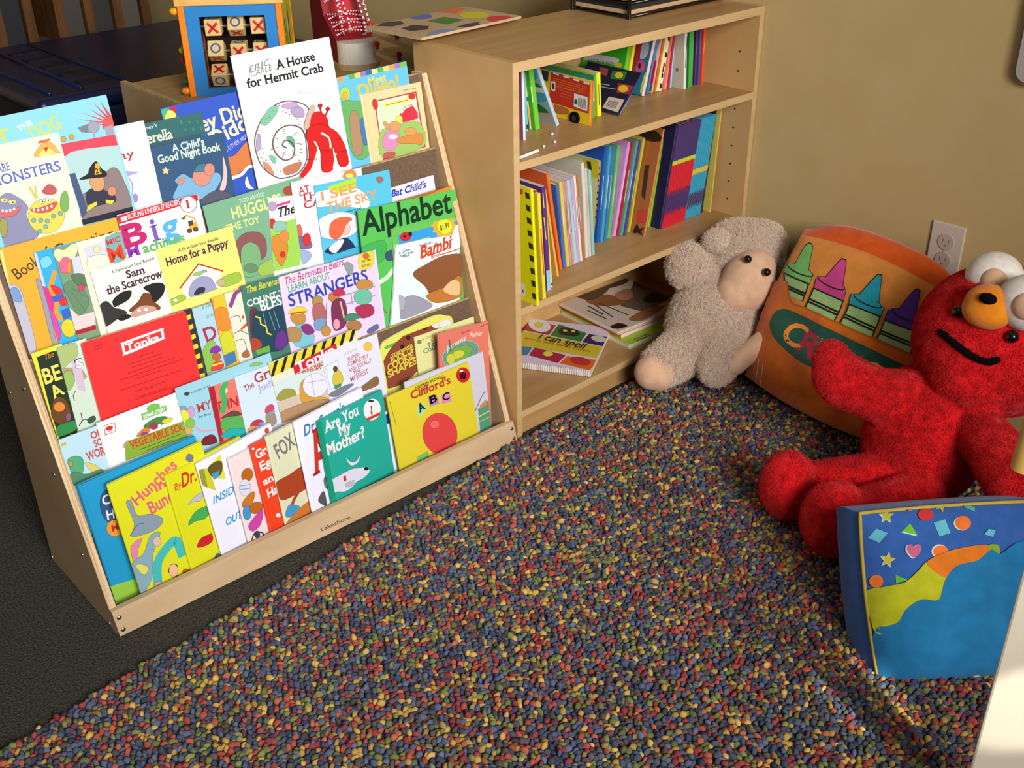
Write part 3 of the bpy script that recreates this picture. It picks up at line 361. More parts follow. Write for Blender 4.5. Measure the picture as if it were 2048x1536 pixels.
('picture_book','grey white sketched book with a purple ribbon, third row',3,[-5156,1314,2379],[0.01,7.99,0.23],589,2078,18,'p','ddc',[('l','848',77,[51,1827,213,2051]),('l','848',77,[210,2040,367,2084]),('L','555',11,[19,1642,165,1641,186,1518]),('L','555',12,[26,1361,150,1366,273,1255]),('L','666',12,[19,1223,161,1198,184,977]),('p','d43',[147,1403,301,1481,285,1415,164,1373]),('p','d43',[217,1601,273,1629,258,1564,219,1554]),('s','a63',[82,965,189,999,210,873,89,891])],None),
('picture_book','dark green book with white COUNT lettering and yellow lightning',3,[-4928,1297,2424],[0.02,7.96,-2.0],1316,2086,18,'p','476',[('t','cc3','The Berenstain Bears',[90,1937,1140,24,125],'bi'),('t','eee','COUNT THEIR',[59,1701,1066,24,121],'b'),('t','eee','BLESSINGS',[296,1553,993,32,200],'b'),('s','634',[86,1579,147,1671,240,1536,71,1112,25,1182]),('s','245',[150,1533,419,1541,719,1528,732,917,459,770,79,998]),('l','7aa',11,[324,1512,351,1170]),('l','7aa',11,[443,1507,499,1155]),('l','7aa',11,[534,1509,591,1157]),('l','dc5',28,[173,1499,253,1449,247,1340,339,1272,346,1144,412,1096]),('s','a43',[-66,1014,48,1147,179,1053,187,937,3,909]),('p','6a4',[61,905,335,921,338,807,90,820]),('s','638',[445,860,513,1066,644,1113,703,925,581,762])],None),
('picture_book','lavender book with STRANGERS in blue capitals, third row',3,[-4201,1278,2443],[0.09,7.84,-1.82],2053,2025,18,'p','dce',[('t','a34','The Berenstain Bears',[112,1855,1240,51,146],'i'),('t','5a8','LEARN ABOUT',[146,1707,879,43,129],'b'),('t','34a','STRANGERS',[116,1453,1693,30,234],'b'),('s','dc4',[1685,1997,1942,2026,1995,1979,1940,1755,1676,1735]),('e','c63',[1830,1962,65,-16,-8,-50]),('t','543','FIRST TIME',[1723,1859,199,-2,40],'b'),('t','543','BOOKS',[1725,1772,176,-5,41],'b'),('s','b84',[95,1253,203,1335,376,1258,382,1113,218,1075]),('s','dc4',[74,1343,217,1416,396,1366,441,1268,255,1278]),('l','c43',29,[108,1328,412,1282]),('s','7bc',[105,1051,403,1050,511,758,360,629,95,739]),('s','837',[273,1031,433,1042,530,869,369,859]),('s','a85',[-18,1059,95,1083,263,976,199,794,-8,856]),('e','a85',[686,1399,110,-30,-19,-109]),('s','a66',[581,1343,784,1315,803,1050,564,1061]),('s','79b',[564,1061,757,1064,755,861,565,887]),('l','864',18,[866,1322,780,912]),('e','b74',[1040,1389,125,-34,-16,-94]),('s','b35',[1029,1421,1094,1518,1222,1498,1267,1371]),('s','735',[974,1292,1235,1278,1238,897,1099,760,926,811]),('l','cb8',36,[1151,1272,1179,943]),('e','e9a',[1003,876,69,-20,-16,-95]),('e','b84',[1713,1441,183,-48,-16,-101]),('e','6b9',[1645,1225,196,-53,-23,-147]),('s','a35',[1451,1072,1786,1038,1825,848,1549,837]),('l','99a',21,[1233,1366,1938,1352]),('l','99a',21,[1237,1190,1912,1182]),('l','99a',21,[1396,1350,1396,1146]),('s','899',[1340,1912,1427,1947,1525,1836,1434,1687]),('s','486',[1186,882,1236,986,1433,959,1500,851]),('e','a74',[1364,742,162,-47,-17,-102]),('s','669',[1643,571,1860,628,1880,531,1667,503]),('e','b84',[763,815,99,-29,-16,-95])],None),
('board_book','green book with a ladybird and a yellow price burst',3,[-1843,1331,2540],[0.03,7.8,-5.78],1586,2132,36,'b','6b5',[('p','39d',[116,1997,1537,2069,1574,1734,151,1775]),('p','da3',[1542,1964,1448,1927,1490,1840,1379,1850,1364,1764,1266,1817,1199,1756,1140,1837,1039,1816,1035,1904,928,1929,979,2000,894,2064,985,2100,945,2185,1053,2176,1068,2260,1164,2210,1231,2271,1289,2191,1391,2213,1396,2125,1505,2101,1454,2028]),('e','dd3',[1232,1997,185,-29,-9,-147]),('t','222','$1.99',[1124,1934,229,158,99],'b'),('e','c23',[295,1948,122,-2,11,-82]),('e','222',[403,1980,42,-7,-3,-34]),('e','222',[271,1958,24,-4,-2,-20]),('p','6a4',[138,1829,873,1861,879,1790,149,1741]),('t','eee','SESAME STREET',[175,1765,677,51,50],'b')],None),
('board_book','pale blue shaped board book with brown hills and a bump at top right',3,[-1819,1290,2526],[0.03,7.84,-5.48],1520,1817,42,'b','dee',[('t','56a',"Walt Disney's",[545,1720,337,74,51],'bi'),('t','b42','The',[905,1664,179,95,67],'sb'),('t','c42','Bambi',[557,1494,824,108,251],'sbi'),('t','c42','Book',[826,1446,258,100,74],'b'),('l','c42',20,[1077,1485,1803,1540]),('t','456','A Golden',[72,1663,266,132,45],'b'),('t','456','Super Shape',[103,1605,314,122,45],'b'),('t','456','Book',[171,1581,143,68,45],'b'),('s','853',[363,1228,662,1351,1112,1449,1563,1399,1664,1167,1534,945,1245,631,832,654,631,937]),('s','b73',[654,751,1145,836,1498,983,1511,577,899,548]),('s','eb8',[1064,760,1303,928,1488,830,1435,593]),('s','99a',[-55,477,39,757,331,817,681,624,746,488,153,402]),('s','aab',[-102,756,14,881,147,764,60,573])],[-213,0,-213,407,-92,1080,3,1791,94,1838,627,1844,1212,1820,1353,1809,1429,1934,1501,1994,1559,1955,1574,1820,1544,1584,1510,1408,1466,1203,1430,996,1446,777,1454,527,1454,0]),
('picture_book','pale blue book with a green dinosaur and a yellow pterosaur, leftmost of the fourth row',4,[-8443,946,939],[-0.02,8.01,0.09],1011,2186,18,'p','bde',[('p','cb3',[29,2115,104,2119,97,2064,22,2069]),('t','c43','OLD',[490,2004,264,21,122],'sb'),('t','c43','SO',[506,1855,134,28,122],'sb'),('t','c43','WORLD',[328,1687,446,-11,145],'sb'),('s','5a7',[48,1817,147,1843,255,1786,268,1679,205,1524,65,1539,46,1660]),('e','c93',[78,1737,29,-13,-11,-40]),('s','dc6',[286,1671,412,1594,504,1463,594,1401,503,1383,376,1461]),('s','586',[-19,1531,100,1592,255,1479,504,1463,471,1339,21,1376])],None),
('picture_book','white book titled VEGETABLE SOUP with a heap of vegetables, fourth row left',4,[-7787,928,939],[0.03,7.99,1.14],1614,2236,18,'p','eee',[('l','c33',10,[108,2152,282,2143]),('l','c33',10,[282,2143,262,1996]),('l','c33',10,[262,1996,86,1998]),('l','c33',10,[86,1998,108,2152]),('e','c33',[176,2083,56,-4,1,-31]),('l','c33',10,[114,2037,239,2029]),('e','7b5',[948,2137,109,-7,2,-62]),('p','7b5',[724,2113,1162,2096,1150,1992,721,1999]),('t','eee','SESAME STREET',[748,2016,384,-19,67],'b'),('s','484',[715,1897,897,1949,1050,1932,1126,1878,1036,1798,776,1837]),('s','d73',[556,1779,704,1856,796,1828,769,1770,642,1754]),('e','a35',[868,1828,65,-27,-14,-50]),('e','dc4',[1113,1829,94,-7,2,-41]),('e','eee',[968,1798,30,-13,-8,-29]),('e','849',[698,1753,60,-26,-9,-33]),('s','d9a',[299,1704,381,1762,420,1745,352,1658]),('p','8a3',[337,1722,434,1757,1405,1715,1397,1419,275,1447]),('t','c42','VEGETABLE SOUP',[399,1609,1046,-52,141],'sb'),('l','353',11,[549,1537,1282,1516]),('l','353',11,[656,1478,1107,1467])],None),
('picture_book','light blue book with coloured balloons at its left side',4,[-6443,904,939],[0.03,7.98,0.58],1808,2346,18,'p','9cd',[('t','456','A GOLDEN LITTLE',[242,2162,363,-15,34],'b'),('s','444',[125,2200,175,2216,225,2185,182,2155]),('t','b44','MY',[275,1801,288,-25,153],'s'),('t','456','By Ray',[273,1700,238,-98,41],'s'),('e','79c',[49,1950,63,-25,-15,-60]),('e','c9c',[165,1857,64,-25,-23,-90]),('e','dd4',[30,1829,89,-36,-29,-115]),('e','8b4',[106,1668,77,-31,-22,-86]),('e','da5',[41,1552,64,-26,-15,-60]),('L','d9b',27,[159,1599,266,1464,510,1383]),('s','8b5',[1380,2247,1488,2280,1604,2238,1596,2204]),('s','723',[205,1219,281,1332,444,1313,477,1153])],None),
('picture_book','red spined book with a green dinosaur on a pink cover',4,[-5952,881,951],[-0.0,7.99,-1.18],612,2155,18,'p','e76',[('p','a23',[0,2154,106,2155,71,1145,-13,1129]),('s','dca',[219,2126,270,2143,334,1992,231,1957]),('t','b23','DINO',[103,1672,554,-15,193],'b'),('L','4a6',106,[349,2151,227,2029,230,1816,139,1636]),('s','5a5',[64,1400,251,1595,464,1445,542,1222,316,1209]),('s','2aa',[49,1214,190,1305,422,1242,523,1131,486,1072]),('s','644',[93,1557,350,1606,485,1485,238,1537])],None),
('picture_book','pale blue white book with red serif letters The Gru, fourth row',4,[-5453,857,951],[0.02,7.98,-0.73],981,2184,18,'p','cde',[('t','a33','The',[134,1863,199,179,116],'s'),('t','a33','Gruff',[363,1935,552,104,193],'s'),('t','aac','Judith',[382,1767,468,87,126],'s'),('s','b35',[105,1226,182,1294,303,1273,364,1201,256,1168]),('s','c96',[32,1180,139,1213,204,1163,92,1108]),('l','79c',34,[261,1191,376,1196]),('s','c46',[433,1347,469,1456,585,1463,602,1358]),('s','987',[424,1302,573,1344,602,1111,445,1096]),('l','79c',29,[488,1302,621,1326])],None),
('picture_book','book with a black and yellow hazard stripe band across its top, fourth row',4,[-4715,831,939],[0.05,7.97,1.43],1841,2231,18,'p','ddc',[('p','dc3',[1,2220,1838,2243,1825,2085,5,1969]),('p','222',[-19,1978,46,1975,200,2223,127,2222]),('p','222',[181,1985,247,1982,402,2231,328,2231]),('p','222',[384,1992,451,1989,607,2240,532,2239]),('p','222',[590,1999,657,1996,814,2249,738,2248]),('p','222',[798,2007,866,2003,1023,2257,946,2257]),('p','222',[1008,2014,1077,2011,1235,2266,1157,2266]),('p','222',[1221,2022,1291,2018,1449,2275,1371,2275]),('p','222',[1436,2029,1507,2026,1666,2285,1587,2284]),('p','222',[1654,2037,1726,2033,1886,2294,1806,2293]),('p','c23',[447,2028,1382,2107,1385,1964,446,1854]),('t','eee','Tonka',[499,1862,848,89,187],'sb'),('t','b23','WORKING HARD WITH',[453,1771,821,56,84],'sb'),('t','b23','THE MIGHTY',[475,1692,536,57,84],'sb'),('p','cdd',[25,1850,444,1845,1076,1730,1072,1405,21,1630]),('s','994',[7,1571,164,1668,349,1594,368,1458,84,1476]),('p','cba',[-15,1484,1079,1435,1009,1132,-55,1113]),('s','c93',[481,1574,611,1684,611,1392,951,1189,962,1085,498,1209]),('e','dde',[793,1499,246,-13,32,-234]),('l','aaa',13,[660,1600,995,1534]),('l','aaa',13,[758,1723,731,1311]),('s','a86',[-35,1267,512,1269,1009,1132,988,1041,-13,1079])],None),
('picture_book','white book with thin red capitals and a lady at a door, fourth row',4,[-3728,809,939],[0.09,7.91,0.35],1236,2037,21,'p','dde',[('e','eb4',[993,1862,90,-31,-16,-80]),('t','aab','JUDITH',[460,1863,284,25,49],''),('t','a44','SUPER-',[525,1719,277,95,87],''),('t','a44','COMPLETELY',[506,1628,461,49,87],''),('t','a44','AND TOTALLY',[497,1513,525,67,87],''),('t','a44','THE',[582,1426,172,76,88],''),('t','a44','MESSIEST',[506,1325,405,93,95],''),('p','bcd',[36,1821,324,1846,294,1352,39,1333]),('p','dee',[55,1797,294,1818,268,1381,56,1362]),('e','642',[230,1686,43,-16,-11,-54]),('s','cb4',[130,1478,188,1620,312,1614,353,1461,294,1352,155,1377]),('p','486',[141,1393,299,1376,274,1310,141,1310]),('s','864',[631,1125,829,1185,1064,1232,1069,1062,730,1061]),('s','778',[7,1263,375,1305,547,1257,166,1169])],None),
('board_book','yellow rounded board book with a big brown cookie shape',4,[-2394,943,953],[0.06,7.93,-0.39],1744,1726,36,'b','dd6',[('p','6a5',[63,1652,387,1668,360,1597,75,1598]),('s','843',[-76,1271,229,1587,732,1780,1177,1794,1362,1657,1241,1266,573,854,90,803,-200,939]),('e','321',[1054,1724,46,-15,-6,-39]),('e','321',[637,1655,45,-15,-7,-38]),('e','321',[469,1523,45,-15,-7,-38]),('e','321',[-14,1125,44,-15,-7,-38]),('t','dc4','COOKIE MONSTER',[176,1387,538,103,71],'b'),('t','dc4','BOOK OF',[173,1273,557,97,137],'b'),('t','dc4','COOKIE',[72,1148,642,115,144],'b'),('t','dc4','SHAPES',[49,1015,715,96,151],'b'),('e','dde',[1322,1717,108,-34,-13,-78]),('e','dde',[1535,1666,154,-49,-16,-103])],[-244,0,-244,830,-95,1402,3,1708,193,1784,560,1835,1006,1880,1380,1888,1595,1805,1746,1663,1730,940,1645,141,1645,0]),
('picture_book','pale yellow book with small green title, beside the salmon book',4,[-1699,900,988],[0.05,7.91,-1.89],1497,1603,24,'p','dd9',[('e','786',[110,1480,49,-15,-5,-36]),('t','795','A Golden Book',[173,1480,604,37,52],''),('t','b64','Co',[391,1395,182,48,78],'s'),('t','476','Teddy',[287,1288,427,69,112],'s'),('t','476','Counting',[179,1208,639,43,105],'s')],None),
('picture_book','salmon red book with a green frog in an oval, tilted to the right',4,[-1558,481,306],[0.16,7.99,-6.19],1258,2371,40,'p','d76',[('e','bcb',[541,1858,462,46,102,-256]),('e','698',[541,1858,440,44,94,-237]),('s','7a4',[205,1826,327,1984,633,2008,821,1904,696,1744,387,1690]),('e','cc4',[472,1858,152,10,29,-83]),('e','cc4',[280,1809,105,-24,-6,-104]),('t','edc','Jeremy',[176,1972,562,285,116],'i'),('t','edc','Fisher',[762,2135,362,-61,107],'i'),('l','365',27,[265,2213,288,1962]),('l','854',17,[570,2264,801,2282]),('l','854',17,[1054,2297,1272,2324])],None),
('hardcover_book','wide blue hardcover with a lime green bottom, leftmost of the front row',5,[-8384,549,179],[0.04,7.94,1.54],2028,2280,90,'h','29c',[('p','9c4',[-18,405,873,238,847,-63,-41,48]),('e','358',[364,1740,134,-43,-43,-282]),('t','eee','C',[280,1795,128,-103,169],'b'),('t','eee','H',[276,1527,121,-112,171],'b'),('e','e93',[345,1339,121,-62,-39,-134]),('t','b33','M',[290,1302,109,-127,117],'b')],None),
('hardcover_book','yellow hardcover titled Hunches in Bunches with grey and teal creatures',5,[-8027,298,175],[4.05,7.98,0.91],1696,2259,60,'h','dd2',[('t','d67','Hunches',[366,1693,893,383,217],'b'),('t','d67','in',[725,1773,191,86,144],'b'),('t','d67','Bunches',[544,1439,758,123,247],'b'),('s','89a',[208,1832,293,1823,321,1541,523,1465,704,1281,580,1167,329,1182,127,1255,236,1439]),('L','567',13,[104,1273,277,1388,381,1362]),('s','d8a',[80,1094,288,1138,176,996,92,802,40,862]),('s','8ab',[-15,772,239,871,419,1103,595,1068,386,789,240,382,13,191,-25,352]),('e','dba',[504,952,60,-33,-24,-84]),('L','4bb',162,[308,218,415,590,673,783,819,780,850,469]),('s','dd6',[53,718,137,716,240,582,134,511]),('s','333',[532,338,633,436,715,358,646,273]),('e','eb9',[628,314,71,-41,-30,-108]),('s','b43',[557,167,682,189,688,107,571,112]),('e','e98',[317,198,65,-38,-18,-64]),('e','c54',[826,169,57,-33,-15,-54]),('s','779',[1360,2079,1425,2151,1492,2075,1441,1996])],None),
('hardcover_book','yellow hardcover with red and green fish, next to the Hunches book',5,[-7124,298,175],[9.04,7.97,-0.01],1532,2024,60,'h','dd2',[('t','c42','By',[103,1692,152,86,124],'i'),('t','c32','Dr. Seuss',[238,1684,873,-20,247],'bi'),('s','bbc',[257,1352,429,1426,604,1425,507,1309,375,1349]),('s','4a5',[166,1007,336,1158,574,1152,643,1053,485,954,308,1005]),('s','c23',[213,544,328,655,521,624,518,501,383,484]),('l','c23',24,[435,610,542,643]),('s','47a',[453,158,541,234,583,146])],None),
('hardcover_book','white hardcover with blue INSIDE OUTSIDE lettering and a yellow box',5,[-6543,303,175],[9.05,7.97,0.89],1589,2005,60,'h','eef',[('p','cc3',[19,1898,219,1824,222,1383,28,1563]),('p','993',[19,1898,119,1861,93,1513,8,1604]),('p','dd4',[231,1863,486,1957,460,1485,252,1611]),('s','652',[188,1825,362,1870,471,1799,402,1623,252,1611]),('p','49c',[229,1698,375,1697,349,1589,237,1582]),('t','39c','INSIDE',[104,1177,562,-17,141],'bi'),('t','39c','OUTSIDE',[234,676,676,-47,145],'bi'),('s','c43',[1446,1953,1517,1955,1505,1878,1446,1891])],None),
('hardcover_book','off-white hardcover with orange and pink figures riding a bicycle',5,[-6035,297,185],[9.02,7.98,-0.45],1235,1845,60,'h','edd',[('e','b62',[291,1410,92,-84,-75,-89]),('e','dde',[191,1214,107,-55,-38,-141]),('l','79c',15,[109,1286,301,1220]),('l','79c',15,[82,1223,289,1149]),('s','c72',[87,990,294,1069,347,1010,236,850,72,873]),('e','49c',[115,757,78,-41,-35,-132]),('e','b62',[312,747,132,0,32,-115]),('s','c4a',[73,496,200,586,426,655,329,420,141,364]),('L','433',25,[66,213,163,319,315,236,316,106]),('e','345',[201,266,55,-30,-16,-62])],None),
('hardcover_book','bright orange hardcover with white lettering, front row middle',5,[-5596,292,181],[9.01,7.99,-0.3],1194,1919,60,'h','e42',[('t','eee','Green',[69,1642,556,46,168],'sb'),('t','eee','Eggs',[99,1398,461,48,170],'sb'),('t','eee','and',[86,1116,358,2,139],'sb'),('t','eee','Ham',[99,852,416,-22,172],'sb'),('e','eee',[230,439,50,-27,-10,-37]),('e','eee',[52,1857,30,-14,-6,-21])],None),
('hardcover_book','beige hardcover titled Fox with a red-brown animal in blue socks',5,[-5299,276,188],[9.01,7.98,-0.65],1201,1974,60,'h','ddb',[('t','777','FOX',[167,1471,426,218,304],'b'),('t','777','in Socks',[588,1514,444,31,192],'b'),('s','a42',[7,1078,301,1089,631,1101,710,823,617,676,376,670,60,704,-6,864]),('L','a42',65,[416,682,283,589,199,472]),('s','49c',[48,375,164,548,394,377,211,304]),('s','c73',[-1,185,297,356,676,387,638,79])],None),
('hardcover_book','white hardcover with a tall red A and blue script, left of the turquoise book',5,[-4735,277,201],[9.02,7.97,-0.92],1635,2015,60,'h','eef',[('t','37b',"Dr. Seuss's",[163,1669,1013,73,205],'bi'),('t','c32','ABC',[179,887,1149,23,832],'sb'),('s','555',[182,384,337,476,335,191,223,277]),('s','777',[391,705,499,737,468,468,385,538])],None),
('hardcover_book','turquoise hardcover titled Are You My Mother? with a white dog and bird',5,[-4332,264,236],[8.97,8.01,-2.22],1601,1826,60,'h','2a9',[('t','eee','Are You',[125,1550,851,37,221],'sb'),('t','eee','My',[426,1355,328,43,207],'sb'),('t','eee','Mother?',[76,1108,947,-13,240],'sb'),('e','eee',[1293,1545,195,-109,-86,-186]),('p','d33',[1119,1434,1471,1423,1459,1366,1124,1373]),('l','333',24,[1281,1626,1279,1529]),('l','c33',36,[1262,1535,1270,1448]),('e','333',[1299,1716,65,-26,-4,-18]),('s','dde',[28,377,54,604,299,626,571,621,766,561,897,516,996,393,824,328,649,328,498,269,327,272,173,345]),('p','c33',[356,571,423,569,421,462,354,465]),('e','222',[924,475,49,-22,-6,-29]),('s','bbc',[389,406,591,383,540,307,407,326]),('s','dde',[491,896,585,770,714,727,830,788,759,692,651,675,558,723]),('L','99a',12,[641,1040,646,982]),('p','197',[-2,1831,92,1820,109,125,-4,146])],None),
('picture_book','white book with a blue strip, between the turquoise and the yellow alphabet book',5,[-3097,546,172],[0.0,8.0,0.83],770,1341,40,'p','eef',[('p','33a',[402,1290,531,1290,504,1074,394,1090])],None),
('picture_book','lavender book with a green striped seat, at the right end of the front row',5,[-2266,459,200],[0.0,7.99,-0.85],1957,1789,35,'p','ccd',[('p','597',[1665,632,1985,734,1954,119,1659,121]),('l','ed8',19,[1641,459,1973,482]),('l','9c8',20,[1647,347,1969,355]),('p','c85',[1716,686,1901,764,1908,653,1727,609]),('L','657',19,[1573,593,1781,844,1904,945])],None),
('picture_book','yellow alphabet book with three letter blocks and a big red ball shape',5,[-2686,403,171],[-0.12,8.13,0.85],1995,1713,30,'p','dc3',[('t','333','NORMAN BRIDWELL',[671,1624,695,-15,59],'b'),('t','b33',"Clifford's",[528,1458,972,-21,171],'sb'),('p','ad9',[582,1228,805,1320,855,1124,651,1036]),('t','111','A',[653,1118,185,211,183],'sb'),('p','b8b',[911,1351,1119,1343,1160,1127,933,1146]),('t','111','B',[942,1193,183,6,174],'sb'),('p','d8b',[1232,1293,1446,1260,1451,1059,1222,1090]),('t','111','C',[1245,1141,178,-59,155],'sb'),('e','c23',[1822,1487,159,-60,-27,-150]),('e','eee',[1794,1586,46,-17,-3,-17]),('e','311',[1814,1445,66,-25,-8,-44]),('e','311',[1765,1523,23,-9,-4,-25]),('e','311',[1821,1523,23,-9,-4,-25]),('e','311',[1874,1488,23,-9,-4,-25]),('e','d44',[1059,505,410,-105,7,-453]),('e','e66',[968,753,111,-46,-16,-83]),('p','7b6',[427,256,707,276,716,105,440,81]),('p','9cb',[1445,128,1662,144,1743,94,1542,71]),('l','864',9,[49,1618,101,1080])],None)]
